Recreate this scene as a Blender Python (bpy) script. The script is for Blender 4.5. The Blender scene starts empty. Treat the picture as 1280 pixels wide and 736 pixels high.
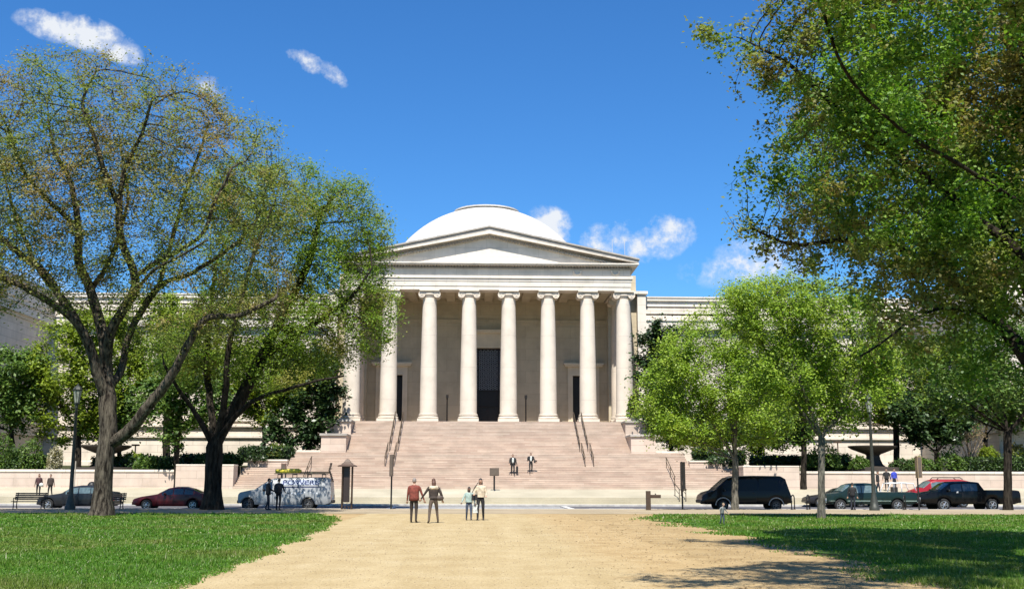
import bpy, bmesh, math, random
import numpy as np
from mathutils import Vector, Matrix

random.seed(7)
RNG = np.random.default_rng(7)
PI = math.pi
R = math.radians
scn = bpy.context.scene
COL = scn.collection

# ------------------------------------------------------------------ camera
F_PX, CXP, CYP = 1400.0, 640.0, 368.0
EYE = 1.6
PITCH = math.atan((602.5 - 368) / F_PX)
YAW = R(1.76)
ROLL = R(0.12)
CAM_M = (Matrix.Rotation(-YAW, 3, 'Z') @ Matrix.Rotation(PI / 2 + PITCH, 3, 'X') @ Matrix.Rotation(ROLL, 3, 'Z'))


def ray(px, py):
    return CAM_M @ Vector(((px - CXP) / F_PX, (CYP - py) / F_PX, -1.0))


def P(px, py, Y):
    """photo point at distance Y along the street axis"""
    d = ray(px, py)
    t = Y / d.y
    return Vector((d.x * t, Y, EYE + d.z * t))


def G(px, py, z=0.0):
    """photo point on level ground of height z"""
    d = ray(px, py)
    t = (z - EYE) / d.z
    return Vector((d.x * t, d.y * t, z))


cam_d = bpy.data.cameras.new('camera')
cam = bpy.data.objects.new('camera', cam_d)
COL.objects.link(cam)
cam_d.sensor_width = 36
cam_d.lens = F_PX / 1280 * 36
cam_d.clip_start = 0.1
cam_d.clip_end = 4000
cam.matrix_world = Matrix.Translation((0, 0, EYE)) @ CAM_M.to_4x4()
scn.camera = cam
scn.render.resolution_x, scn.render.resolution_y = 1024, 588

# ------------------------------------------------------------------ materials
MATS = {}


def lin(c):
    return tuple(c) + (1.0,) if len(c) == 3 else tuple(c)


class NT:
    def __init__(s, tree):
        s.t = tree
        s.n = tree.nodes
        s.l = tree.links

    def new(s, typ, **kw):
        n = s.n.new(typ)
        for k, v in kw.items():
            if k.startswith('i_'):
                n.inputs[k[2:].replace('_', ' ')].default_value = v
            else:
                setattr(n, k, v)
        return n

    def link(s, a, b):
        s.l.new(a, b)

    def math(s, op, a, b=None, c=None):
        n = s.n.new('ShaderNodeMath')
        n.operation = op
        for i, v in enumerate((a, b, c)):
            if v is None:
                continue
            if isinstance(v, (int, float)):
                n.inputs[i].default_value = v
            else:
                s.l.new(v, n.inputs[i])
        return n.outputs[0]

    def ramp(s, fac, stops):
        n = s.n.new('ShaderNodeValToRGB')
        e = n.color_ramp.elements
        e[0].position, e[0].color = stops[0][0], lin(stops[0][1])
        e[1].position, e[1].color = stops[-1][0], lin(stops[-1][1])
        for p, c in stops[1:-1]:
            x = e.new(p)
            x.color = lin(c)
        s.l.new(fac, n.inputs[0])
        return n.outputs[0]

    def mix(s, fac, a, b, blend='MIX'):
        n = s.n.new('ShaderNodeMix')
        n.data_type = 'RGBA'
        n.blend_type = blend
        for i, v in ((0, fac), (6, a), (7, b)):
            if isinstance(v, (int, float)):
                n.inputs[i].default_value = v
            elif isinstance(v, tuple):
                n.inputs[i].default_value = lin(v)
            else:
                s.l.new(v, n.inputs[i])
        return n.outputs[2]

    def noise(s, vec, scale, detail=4, rough=0.55):
        n = s.n.new('ShaderNodeTexNoise')
        n.inputs['Scale'].default_value = scale
        n.inputs['Detail'].default_value = detail
        n.inputs['Roughness'].default_value = rough
        if vec is not None:
            s.l.new(vec, n.inputs['Vector'])
        return n.outputs[0]

    def mapping(s, vec, scale=(1, 1, 1), loc=(0, 0, 0)):
        n = s.n.new('ShaderNodeMapping')
        n.inputs['Scale'].default_value = scale
        n.inputs['Location'].default_value = loc
        s.l.new(vec, n.inputs['Vector'])
        return n.outputs[0]


def base_mat(name):
    m = bpy.data.materials.new(name)
    m.use_nodes = True
    nt = NT(m.node_tree)
    b = m.node_tree.nodes['Principled BSDF']
    return m, nt, b


def simple(name, col, rough=0.6, metal=0.0, var=0.12, scale=6.0, bump=0.0, coat=0.0, spec=0.5):
    if name in MATS:
        return MATS[name]
    m, nt, b = base_mat(name)
    tc = nt.new('ShaderNodeTexCoord')
    nz = nt.noise(tc.outputs['Object'], scale)
    d = tuple(max(0, c * (1 - var)) for c in col)
    u = tuple(min(1, c * (1 + var)) for c in col)
    c = nt.ramp(nz, [(0.3, d), (0.7, u)])
    nt.link(c, b.inputs['Base Color'])
    b.inputs['Roughness'].default_value = rough
    b.inputs['Metallic'].default_value = metal
    b.inputs['Specular IOR Level'].default_value = spec
    if coat:
        b.inputs['Coat Weight'].default_value = coat
        b.inputs['Coat Roughness'].default_value = 0.06
    if bump:
        bp = nt.new('ShaderNodeBump')
        bp.inputs['Strength'].default_value = bump
        bp.inputs['Distance'].default_value = 0.02
        nt.link(nt.noise(tc.outputs['Object'], scale * 8), bp.inputs['Height'])
        nt.link(bp.outputs[0], b.inputs['Normal'])
    MATS[name] = m
    return m


def stone(name, c1, c2, bw, bh, mortar=0.012, mcol=None, streak=0.25, zoff=0.0, speck=0.0, contrast=1.0):
    """block masonry laid in world metres: x+y along, z up"""
    m, nt, b = base_mat(name)
    geo = nt.new('ShaderNodeNewGeometry')
    sep = nt.new('ShaderNodeSeparateXYZ')
    nt.link(geo.outputs['Position'], sep.inputs[0])
    xy = nt.math('ADD', sep.outputs[0], sep.outputs[1])
    comb = nt.new('ShaderNodeCombineXYZ')
    nt.link(xy, comb.inputs[0])
    nt.link(nt.math('ADD', sep.outputs[2], zoff), comb.inputs[1])
    br = nt.new('ShaderNodeTexBrick')
    nt.link(comb.outputs[0], br.inputs['Vector'])
    br.inputs['Color1'].default_value = lin(c1)
    br.inputs['Color2'].default_value = lin(c2)
    br.inputs['Mortar'].default_value = lin(mcol or tuple(x * 0.6 for x in c1))
    br.inputs['Scale'].default_value = 1.0
    br.inputs['Mortar Size'].default_value = mortar
    br.inputs['Mortar Smooth'].default_value = 0.3
    br.inputs['Bias'].default_value = 0.0
    br.inputs['Brick Width'].default_value = bw
    br.inputs['Row Height'].default_value = bh
    st = nt.noise(nt.mapping(geo.outputs['Position'], (1.6, 1.6, 0.12)), 1.0, 5, 0.6)
    col = nt.mix(nt.math('MULTIPLY', nt.ramp(st, [(0.42, (0, 0, 0)), (0.75, (1, 1, 1))]), streak), br.outputs[0],
                 tuple(x * 0.62 for x in c1))
    bl = nt.noise(geo.outputs['Position'], 0.7, 4, 0.6)
    col = nt.mix(1.0, col, nt.ramp(bl, [(0.25, (0.80, 0.80, 0.78)), (0.5, (0.95, 0.94, 0.93)), (0.7, (1.03, 1.02, 1.0))]), 'MULTIPLY')
    if speck:
        sp = nt.noise(geo.outputs['Position'], 38, 2, 0.7)
        col = nt.mix(speck, col, nt.ramp(sp, [(0.35, (0.7, 0.66, 0.64)), (0.65, (1.1, 1.1, 1.1))]), 'MULTIPLY')
    nt.link(col, b.inputs['Base Color'])
    b.inputs['Roughness'].default_value = 0.72
    b.inputs['Specular IOR Level'].default_value = 0.3
    bp = nt.new('ShaderNodeBump')
    bp.inputs['Strength'].default_value = 0.5
    bp.inputs['Distance'].default_value = 0.02
    nt.link(br.outputs['Fac'], bp.inputs['Height'])
    bp.invert = True
    nt.link(bp.outputs[0], b.inputs['Normal'])
    MATS[name] = m
    return m


def ground_mat(name, stops, scale, fine=60, fine_amt=0.5, rough=0.95, bump=0.3, big=0.25):
    m, nt, b = base_mat(name)
    geo = nt.new('ShaderNodeNewGeometry')
    p = geo.outputs['Position']
    a = nt.noise(p, scale, 6, 0.62)
    col = nt.ramp(a, stops)
    f = nt.noise(p, fine, 3, 0.7)
    col = nt.mix(fine_amt, col, nt.ramp(f, [(0.3, (0.55, 0.53, 0.5)), (0.68, (1.25, 1.25, 1.25))]), 'MULTIPLY')
    g = nt.noise(p, big, 3, 0.5)
    col = nt.mix(0.8, col, nt.ramp(g, [(0.3, (0.84, 0.84, 0.82)), (0.7, (1.08, 1.08, 1.08))]), 'MULTIPLY')
    nt.link(col, b.inputs['Base Color'])
    b.inputs['Roughness'].default_value = rough
    b.inputs['Specular IOR Level'].default_value = 0.15
    bp = nt.new('ShaderNodeBump')
    bp.inputs['Strength'].default_value = bump
    bp.inputs['Distance'].default_value = 0.03
    nt.link(f, bp.inputs['Height'])
    nt.link(bp.outputs[0], b.inputs['Normal'])
    MATS[name] = m
    return m


def leaf_mat(name, stops, patch=None, patch_scale=0.35, patch_lo=0.48, patch_hi=0.62, transl=0.35, rough=0.5):
    """per-leaf colour variation, plus clumps of another tone"""
    m, nt, b = base_mat(name)
    geo = nt.new('ShaderNodeNewGeometry')
    col = nt.ramp(geo.outputs['Random Per Island'], stops)
    if patch:
        nz = nt.noise(geo.outputs['Position'], patch_scale, 3, 0.6)
        fac = nt.ramp(nz, [(patch_lo, (0, 0, 0)), (patch_hi, (1, 1, 1))])
        col2 = nt.ramp(geo.outputs['Random Per Island'], patch)
        col = nt.mix(fac, col, col2)
    nt.link(col, b.inputs['Base Color'])
    b.inputs['Roughness'].default_value = rough
    b.inputs['Specular IOR Level'].default_value = 0.3
    tr = nt.new('ShaderNodeBsdfTranslucent')
    nt.link(nt.mix(1.0, col, (1.25, 1.3, 0.6), 'MULTIPLY'), tr.inputs[0])
    mx = nt.new('ShaderNodeMixShader')
    mx.inputs[0].default_value = transl
    nt.link(b.outputs[0], mx.inputs[1])
    nt.link(tr.outputs[0], mx.inputs[2])
    out = m.node_tree.nodes['Material Output']
    nt.link(mx.outputs[0], out.inputs[0])
    MATS[name] = m
    return m


def bark_mat(name, dark, light, scale=3.0):
    m, nt, b = base_mat(name)
    geo = nt.new('ShaderNodeNewGeometry')
    v = nt.mapping(geo.outputs['Position'], (1, 1, 0.18))
    nz = nt.noise(v, scale * 2.5, 6, 0.72)
    col = nt.ramp(nz, [(0.40, dark), (0.52, tuple((a + c) / 2 for a, c in zip(dark, light))), (0.66, light)])
    big = nt.noise(geo.outputs['Position'], 1.3, 3)
    col = nt.mix(0.8, col, nt.ramp(big, [(0.3, (0.65, 0.65, 0.65)), (0.7, (1.15, 1.15, 1.1))]), 'MULTIPLY')
    nt.link(col, b.inputs['Base Color'])
    b.inputs['Roughness'].default_value = 0.95
    b.inputs['Specular IOR Level'].default_value = 0.1
    bp = nt.new('ShaderNodeBump')
    bp.inputs['Strength'].default_value = 1.0
    bp.inputs['Distance'].default_value = 0.08
    nt.link(nz, bp.inputs['Height'])
    nt.link(bp.outputs[0], b.inputs['Normal'])
    MATS[name] = m
    return m


M_MARBLE = stone('marble', (0.70, 0.64, 0.555), (0.645, 0.585, 0.50), 2.1, 0.92, 0.012, streak=0.22)
M_WALLST = stone('wall_marble', (0.69, 0.615, 0.52), (0.61, 0.54, 0.455), 2.4, 0.76, 0.022, streak=0.35)
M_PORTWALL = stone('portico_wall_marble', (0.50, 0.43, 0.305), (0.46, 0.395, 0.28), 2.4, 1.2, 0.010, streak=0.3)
M_FRAME = stone('door_frame_marble', (0.66, 0.575, 0.43), (0.62, 0.54, 0.40), 9.0, 3.0, 0.004, streak=0.2)
M_COLUMN = stone('column_marble', (0.64, 0.57, 0.475), (0.60, 0.53, 0.44), 40.0, 3.2, 0.010, streak=0.15)
M_WEATH = stone('weathered_marble', (0.40, 0.37, 0.33), (0.33, 0.305, 0.27), 1.9, 0.6, 0.015, streak=0.6)
M_STEP = stone('pink_granite_steps', (0.53, 0.43, 0.345), (0.44, 0.335, 0.265), 1.9, 0.155, 0.003, streak=0.25, speck=0.5)
M_PWALL = stone('pink_granite_wall', (0.57, 0.47, 0.39), (0.51, 0.41, 0.335), 2.6, 0.62, 0.012, streak=0.3, speck=0.3)
M_DOME = stone('dome_marble', (0.56, 0.54, 0.50), (0.53, 0.51, 0.475), 3.2, 1.35, 0.02, streak=0.35)
M_GROUND = ground_mat('bare_earth', [(0.3, (0.28, 0.192, 0.092)), (0.5, (0.355, 0.255, 0.128)), (0.7, (0.41, 0.305, 0.165))], 1.1, 22, 0.75)
def path_mat():
    """pale gravel that wears into bare earth along both margins of the path"""
    m, nt, b = base_mat('tan_gravel')
    geo = nt.new('ShaderNodeNewGeometry')
    p = geo.outputs['Position']
    sep = nt.new('ShaderNodeSeparateXYZ')
    nt.link(p, sep.inputs[0])
    earth = nt.ramp(nt.noise(p, 1.1, 6, .62), [(0.3, (0.28, 0.192, 0.092)), (0.5, (0.355, 0.255, 0.128)), (0.7, (0.41, 0.305, 0.165))])
    grav = nt.ramp(nt.noise(p, .8, 6, .62), [(0.3, (0.345, 0.262, 0.136)), (0.55, (0.395, 0.310, 0.170)), (0.75, (0.43, 0.348, 0.208))])
    tracks = nt.noise(nt.mapping(p, (1.3, .09, 1)), 1.0, 4, .6)
    grav = nt.mix(.8, grav, nt.ramp(tracks, [(.3, (.86, .83, .78)), (.65, (1.04, 1.04, 1.06))]), 'MULTIPLY')
    wob_ = nt.math('MULTIPLY', nt.math('SUBTRACT', nt.noise(p, .55, 6, .7), .5), 3.2)
    dx = nt.math('SUBTRACT', 2.9, sep.outputs[0])
    mk_ = nt.math('ADD', dx, wob_)
    msk = nt.ramp(nt.math('ADD', nt.math('MULTIPLY', mk_, .45), .5), [(.3, (0, 0, 0)), (.85, (1, 1, 1))])
    col = nt.mix(msk, earth, grav)
    f = nt.noise(p, 18, 3, .75)
    col = nt.mix(.75, col, nt.ramp(f, [(.28, (.58, .55, .5)), (.5, (1, 1, 1)), (.72, (1.28, 1.28, 1.25))]), 'MULTIPLY')
    nt.link(col, b.inputs['Base Color'])
    b.inputs['Roughness'].default_value = .95
    b.inputs['Specular IOR Level'].default_value = .15
    bp = nt.new('ShaderNodeBump')
    bp.inputs['Strength'].default_value = .5
    bp.inputs['Distance'].default_value = .03
    nt.link(f, bp.inputs['Height'])
    nt.link(bp.outputs[0], b.inputs['Normal'])
    return m


M_GRAVEL = path_mat()
M_LAWN = ground_mat('lawn_soil', [(0.3, (0.040, 0.085, 0.016)), (0.6, (0.06, 0.115, 0.02)), (0.8, (0.11, 0.12, 0.04))], 0.9, 14, 0.7)
M_ASPH = ground_mat('asphalt', [(0.3, (0.085, 0.083, 0.092)), (0.7, (0.125, 0.122, 0.13))], 1.5, 60, 0.5, bump=0.15)
M_CONC = ground_mat('concrete_paving', [(0.3, (0.37, 0.34, 0.235)), (0.7, (0.44, 0.40, 0.29))], 0.6, 25, 0.35, bump=0.1)
M_WALKN = ground_mat('trodden_walk', [(0.3, (0.27, 0.22, 0.15)), (0.7, (0.38, 0.31, 0.21))], 0.6, 25, 0.4, bump=0.1)
M_PLAZA = ground_mat('plaza_paving', [(0.3, (0.35, 0.315, 0.235)), (0.7, (0.43, 0.385, 0.29))], 0.35, 12, 0.25, bump=0.05)
M_KERB = simple('granite_kerb', (0.40, 0.38, 0.35), 0.8, var=0.2, scale=3)
M_PAINT = simple('road_paint', (0.50, 0.50, 0.48), 0.7, var=0.25, scale=3)
M_BED = ground_mat('planting_soil', [(0.3, (0.03, 0.045, 0.015)), (0.7, (0.06, 0.06, 0.03))], 1.2, 20, 0.5)

M_BRONZE = simple('dark_bronze', (0.022, 0.018, 0.015), 0.5, 0.6, 0.3)
M_DOOR = simple('bronze_door', (0.015, 0.012, 0.010), 0.45, 0.4, 0.3)
M_GRILLE = simple('door_grille', (0.24, 0.25, 0.27), 0.7, 0.0, 0.2)
M_VOID = simple('dark_interior', (0.006, 0.006, 0.007), 0.9)
M_BLACKMETAL = simple('black_iron', (0.02, 0.02, 0.02), 0.5, 0.4, 0.3)
M_BROWNMETAL = simple('brown_painted_metal', (0.055, 0.032, 0.018), 0.6, 0.1, 0.25)
M_SIGNBROWN = simple('brown_sign_panel', (0.07, 0.048, 0.035), 0.6, 0.0, 0.2)
M_BENCH = simple('dark_bench_slats', (0.035, 0.028, 0.020), 0.65, 0.0, 0.3)
M_LAMPPOST = simple('lamp_post_paint', (0.035, 0.038, 0.030), 0.55, 0.2, 0.3)
M_LANTERN = simple('lantern_glass', (0.30, 0.32, 0.27), 0.25, 0.0, 0.1)
M_RAIL = simple('handrail_bronze', (0.10, 0.075, 0.05), 0.45, 0.5, 0.3)

M_GLASS = simple('car_glass', (0.012, 0.016, 0.018), 0.06, 0.0, 0.1, spec=0.8)
M_GLASSP = simple('pale_car_glass', (0.10, 0.14, 0.14), 0.08, 0.0, 0.3, spec=0.8)
M_TYRE = simple('tyre_rubber', (0.012, 0.012, 0.012), 0.85, 0.0, 0.2)
M_RIM = simple('alloy_rim', (0.45, 0.45, 0.46), 0.3, 0.8, 0.1)
M_TRIM = simple('black_trim', (0.012, 0.012, 0.012), 0.6)
M_CHROME = simple('chrome', (0.65, 0.65, 0.66), 0.15, 1.0, 0.05)
M_HEADL = simple('headlight_lens', (0.55, 0.57, 0.58), 0.12, 0.0, 0.1)
M_TAIL = simple('tail_lens', (0.25, 0.012, 0.01), 0.2)


def paint(name, col, metal=0.0, rough=0.4, coat=0.25, spec=0.25):
    return simple(name, col, rough, metal, 0.05, 2.0, coat=coat, spec=spec)


# ------------------------------------------------------------------ mesh builder
class MB:
    def __init__(s):
        s.v, s.f, s.m = [], [], []

    def add(s, vs, fs, mi=0):
        o = len(s.v)
        s.v += [tuple(p) for p in vs]
        s.f += [tuple(i + o for i in q) for q in fs]
        s.m += [mi] * len(fs)
        return s

    def box(s, x0, x1, y0, y1, z0, z1, mi=0):
        vs = [(x0, y0, z0), (x1, y0, z0), (x1, y1, z0), (x0, y1, z0), (x0, y0, z1), (x1, y0, z1), (x1, y1, z1), (x0, y1, z1)]
        fs = [(0, 3, 2, 1), (4, 5, 6, 7), (0, 1, 5, 4), (1, 2, 6, 5), (2, 3, 7, 6), (3, 0, 4, 7)]
        return s.add(vs, fs, mi)

    def cbox(s, cx, cy, z0, sx, sy, sz, mi=0):
        return s.box(cx - sx / 2, cx + sx / 2, cy - sy / 2, cy + sy / 2, z0, z0 + sz, mi)

    def prism(s, poly, y0, y1, mi=0):
        """poly in (x, z), extruded along y"""
        n = len(poly)
        vs = [(x, y0, z) for x, z in poly] + [(x, y1, z) for x, z in poly]
        fs = [tuple(range(n))[::-1], tuple(range(n, 2 * n))]
        fs += [(i, (i + 1) % n, n + (i + 1) % n, n + i) for i in range(n)]
        return s.add(vs, fs, mi)

    def prism_x(s, poly, x0, x1, mi=0):
        """poly in (y, z), extruded along x"""
        n = len(poly)
        vs = [(x0, y, z) for y, z in poly] + [(x1, y, z) for y, z in poly]
        fs = [tuple(range(n))[::-1], tuple(range(n, 2 * n))]
        fs += [(i, (i + 1) % n, n + (i + 1) % n, n + i) for i in range(n)]
        return s.add(vs, fs, mi)

    def sheet(s, poly, z, thick=0.0, mi=0):
        n = len(poly)
        if thick <= 0:
            return s.add([(x, y, z) for x, y in poly], [tuple(range(n))], mi)
        vs = [(x, y, z - thick) for x, y in poly] + [(x, y, z) for x, y in poly]
        fs = [tuple(range(n))[::-1], tuple(range(n, 2 * n))]
        fs += [(i, (i + 1) % n, n + (i + 1) % n, n + i) for i in range(n)]
        return s.add(vs, fs, mi)

    def lathe(s, prof, c=(0, 0, 0), n=24, axis='z', mi=0, cap=True):
        """prof: (radius, height)"""
        vs, fs = [], []
        for r, h in prof:
            for k in range(n):
                a = 2 * PI * k / n
                p = (r * math.cos(a), r * math.sin(a), h)
                if axis == 'y':
                    p = (p[0], p[2], p[1])
                elif axis == 'x':
                    p = (p[2], p[0], p[1])
                vs.append((p[0] + c[0], p[1] + c[1], p[2] + c[2]))
        for i in range(len(prof) - 1):
            for k in range(n):
                k2 = (k + 1) % n
                fs.append((i * n + k, i * n + k2, (i + 1) * n + k2, (i + 1) * n + k))
        if cap:
            fs.append(tuple(range(n))[::-1])
            fs.append(tuple((len(prof) - 1) * n + k for k in range(n)))
        return s.add(vs, fs, mi)

    def tube(s, pts, rad, n=8, mi=0, cap=True):
        pts = [Vector(p) for p in pts]
        if isinstance(rad, (int, float)):
            rad = [rad] * len(pts)
        vs, fs = [], []
        ref = None
        for i, p in enumerate(pts):
            t = (pts[min(i + 1, len(pts) - 1)] - pts[max(i - 1, 0)])
            if t.length < 1e-9:
                t = Vector((0, 0, 1))
            t.normalize()
            if ref is None:
                ref = Vector((1, 0, 0)) if abs(t.x) < 0.9 else Vector((0, 1, 0))
            u = (ref - t * ref.dot(t))
            if u.length < 1e-6:
                u = t.orthogonal()
            u.normalize()
            ref = u
            w = t.cross(u)
            r = rad[i]
            rx, ry = (r if isinstance(r, tuple) else (r, r))
            for k in range(n):
                a = 2 * PI * k / n
                vs.append(p + u * (rx * math.cos(a)) + w * (ry * math.sin(a)))
        for i in range(len(pts) - 1):
            for k in range(n):
                k2 = (k + 1) % n
                fs.append((i * n + k, i * n + k2, (i + 1) * n + k2, (i + 1) * n + k))
        if cap:
            fs.append(tuple(range(n))[::-1])
            fs.append(tuple((len(pts) - 1) * n + k for k in range(n)))
        return s.add(vs, fs, mi)

    def ball(s, c, r, n=12, m=8, mi=0):
        rx, ry, rz = r if isinstance(r, tuple) else (r, r, r)
        vs, fs = [], []
        for i in range(1, m):
            t = PI * i / m
            for k in range(n):
                a = 2 * PI * k / n
                vs.append((c[0] + rx * math.sin(t) * math.cos(a), c[1] + ry * math.sin(t) * math.sin(a), c[2] + rz * math.cos(t)))
        top = len(vs)
        vs.append((c[0], c[1], c[2] + rz))
        vs.append((c[0], c[1], c[2] - rz))
        for i in range(m - 2):
            for k in range(n):
                k2 = (k + 1) % n
                fs.append((i * n + k, (i + 1) * n + k, (i + 1) * n + k2, i * n + k2))
        for k in range(n):
            k2 = (k + 1) % n
            fs.append((top, k, k2))
            fs.append((top + 1, (m - 2) * n + k2, (m - 2) * n + k))
        return s.add(vs, fs, mi)

    def build(s, name, mats, parent=None, smooth=False, bevel=0.0, loc=None, auto=None):
        me = bpy.data.meshes.new(name)
        me.from_pydata(s.v, [], s.f)
        if not isinstance(mats, (list, tuple)):
            mats = [mats]
        for m in mats:
            me.materials.append(m)
        if len(mats) > 1:
            me.polygons.foreach_set('material_index', s.m)
        bm = bmesh.new()
        bm.from_mesh(me)
        bmesh.ops.recalc_face_normals(bm, faces=bm.faces)
        if auto is not None:
            for e in bm.edges:
                if len(e.link_faces) == 2 and e.calc_face_angle(0) > R(auto):
                    e.smooth = False
        bm.to_mesh(me)
        bm.free()
        if smooth or auto is not None:
            me.polygons.foreach_set('use_smooth', [True] * len(me.polygons))
        me.update()
        o = bpy.data.objects.new(name, me)
        COL.objects.link(o)
        if parent is not None:
            o.parent = parent
        if loc is not None:
            o.location = loc
        if bevel:
            md = o.modifiers.new('bevel', 'BEVEL')
            md.width = bevel
            md.segments = 2
            md.limit_method = 'ANGLE'
            md.angle_limit = R(40)
        return o


def empty(name, loc=(0, 0, 0), rz=0.0):
    o = bpy.data.objects.new(name, None)
    COL.objects.link(o)
    o.location = loc
    o.rotation_euler = (0, 0, rz)
    o.empty_display_size = 0.3
    return o


def tag(o, label=None, cat=None, group=None, kind=None):
    if label:
        o['label'] = label
    if cat:
        o['category'] = cat
    if group:
        o['group'] = group
    if kind:
        o['kind'] = kind
    return o


def copy_tree(o, parent=None):
    c = o.copy()
    COL.objects.link(c)
    c.parent = parent
    for ch in list(o.children):
        copy_tree(ch, c)
    return c


# ------------------------------------------------------------------ light and sky
SUN_EL, SUN_AZ = R(57), R(6)      # sun behind the viewer, a little to the left
sun_dir = Vector((-math.sin(SUN_AZ) * math.cos(SUN_EL), -math.cos(SUN_AZ) * math.cos(SUN_EL), math.sin(SUN_EL)))
sd = bpy.data.lights.new('sun', 'SUN')
sd.energy = 4.6
sd.angle = R(0.53)
sd.color = (1.0, 0.955, 0.88)
so = bpy.data.objects.new('sun', sd)
COL.objects.link(so)
so.rotation_euler = (-sun_dir).to_track_quat('-Z', 'Y').to_euler()
so.location = (0, 0, 60)

world = bpy.data.worlds.new('World')
scn.world = world
world.use_nodes = True
wn = NT(world.node_tree)
for n in list(world.node_tree.nodes):
    world.node_tree.nodes.remove(n)
out = wn.new('ShaderNodeOutputWorld')
sky = wn.new('ShaderNodeTexSky')
sky.sky_type = 'NISHITA'
sky.sun_disc = False
sky.sun_elevation = SUN_EL
sky.sun_rotation = math.atan2(sun_dir.x, sun_dir.y)
sky.air_density = 1.0
sky.dust_density = 0.25
sky.ozone_density = 3.0
sky.altitude = 100
hsv = wn.new('ShaderNodeHueSaturation')
hsv.inputs['Saturation'].default_value = 1.18
hsv.inputs['Value'].default_value = 1.0
wn.link(sky.outputs[0], hsv.inputs['Color'])
bg = wn.new('ShaderNodeBackground')
bg.inputs[1].default_value = 0.095
wn.link(wn.mix(1.0, hsv.outputs[0], (0.42, 0.70, 0.92), 'MULTIPLY'), bg.inputs[0])
tcw = wn.new('ShaderNodeTexCoord')
DIR = tcw.outputs['Generated']


def vdot(a, vec):
    n = wn.new('ShaderNodeVectorMath')
    n.operation = 'DOT_PRODUCT'
    wn.link(a, n.inputs[0])
    n.inputs[1].default_value = vec
    return n.outputs['Value']


warp = wn.new('ShaderNodeTexNoise')
warp.inputs['Scale'].default_value = 20
warp.inputs['Detail'].default_value = 7
warp.inputs['Roughness'].default_value = 0.6
wn.link(DIR, warp.inputs['Vector'])
fine = wn.noise(DIR, 75, 6, 0.65)
total = None
# centre of each small cumulus (as seen), half sizes in px, tilt
for (cx, cy, sx, sy, tilt, amt) in [(72, 35, 46, 17, 8, 1.1), (132, 50, 46, 18, 24, 1.05), (104, 42, 40, 18, 16, 1.0), (388, 78, 32, 13, 22, 1.1), (412, 91, 26, 12, 38, 1.1), (268, 112, 26, 14, 15, .5),
                                    (686, 284, 30, 28, 25, .95), (782, 302, 60, 28, 0, 1.05), (826, 296, 46, 28, -10, 1.05),
                                    (962, 320, 66, 36, 0, .75), (905, 340, 60, 22, 0, .35), (20, 372, 60, 40, 0, .7),
                                    (-160, 180, 120, 50, 0, .8), (1500, 200, 120, 60, 0, .8), (470, -160, 140, 50, 10, .8), (1480, 380, 160, 60, 0, .7)]:
    d0 = ray(cx, cy).normalized()
    rt = d0.cross(Vector((0, 0, 1))).normalized()
    up = rt.cross(d0).normalized()
    ct, st_ = math.cos(R(-tilt)), math.sin(R(-tilt))
    a1 = (rt * ct + up * st_) * (F_PX / sx)
    a2 = (up * ct - rt * st_) * (F_PX / sy)
    u = wn.math('ADD', vdot(DIR, a1), -a1.dot(d0))
    v = wn.math('ADD', vdot(DIR, a2), -a2.dot(d0))
    q = wn.math('ADD', wn.math('MULTIPLY', u, u), wn.math('MULTIPLY', v, v))
    front = wn.math('GREATER_THAN', vdot(DIR, d0), 0.0)
    m_ = wn.math('MULTIPLY', wn.math('MULTIPLY', wn.math('MAXIMUM', wn.math('SUBTRACT', 1.3, q), 0.0), amt), front)
    total = m_ if total is None else wn.math('MAXIMUM', total, m_)
cl = wn.math('ADD', total, wn.math('MULTIPLY', wn.math('SUBTRACT', warp.outputs[0], 0.5), 3.8))
cl = wn.math('ADD', cl, wn.math('MULTIPLY', wn.math('SUBTRACT', fine, 0.5), 3.2))
cl = wn.math('MULTIPLY', wn.math('SUBTRACT', cl, 0.10), wn.math('MINIMUM', wn.math('MULTIPLY', total, 2.2), 1.0))
mask = wn.ramp(wn.math('MULTIPLY', cl, .72), [(0.05, (0, 0, 0)), (0.5, (0.28, 0.28, 0.28)), (1.0, (0.93, 0.93, 0.93))])
bgc = wn.new('ShaderNodeBackground')
bgc.inputs[0].default_value = (0.93, 0.96, 1.0, 1)
bgc.inputs[1].default_value = 0.50
mxw = wn.new('ShaderNodeMixShader')
wn.link(mask, mxw.inputs[0])
wn.link(bg.outputs[0], mxw.inputs[1])
wn.link(bgc.outputs[0], mxw.inputs[2])
wn.link(mxw.outputs[0], out.inputs[0])

vs_ = scn.view_settings
vs_.view_transform = 'Standard'
vs_.look = 'None'
vs_.exposure = 0.95
vs_.gamma = 1.0
scn.render.engine = 'CYCLES'
scn.cycles.max_bounces = 6
scn.cycles.diffuse_bounces = 3
scn.cycles.transmission_bounces = 3
scn.cycles.transparent_max_bounces = 6
scn.cycles.use_denoising = True

#@@PART2
# ------------------------------------------------------------------ ground, paths, road
CX = P(610.5, 500, 111.2).x


def ragged(poly, amp, step=0.6, seed=1, closed=True):
    rnd = random.Random(seed)
    res = []
    n = len(poly)
    for i in range(n):
        a, b = Vector(poly[i][:2]), Vector(poly[(i + 1) % n][:2])
        L = (b - a).length
        k = max(1, min(160, int(L / step)))
        nrm = Vector((-(b - a).y, (b - a).x)).normalized() if L > 0 else Vector((0, 0))
        for j in range(k):
            t = j / k
            off = 0 if j == 0 else (rnd.uniform(-1, 1) * amp + math.sin(j * 0.9 + i) * amp * 0.5)
            q = a.lerp(b, t) + nrm * off
            res.append((q.x, q.y))
    return res


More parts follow.
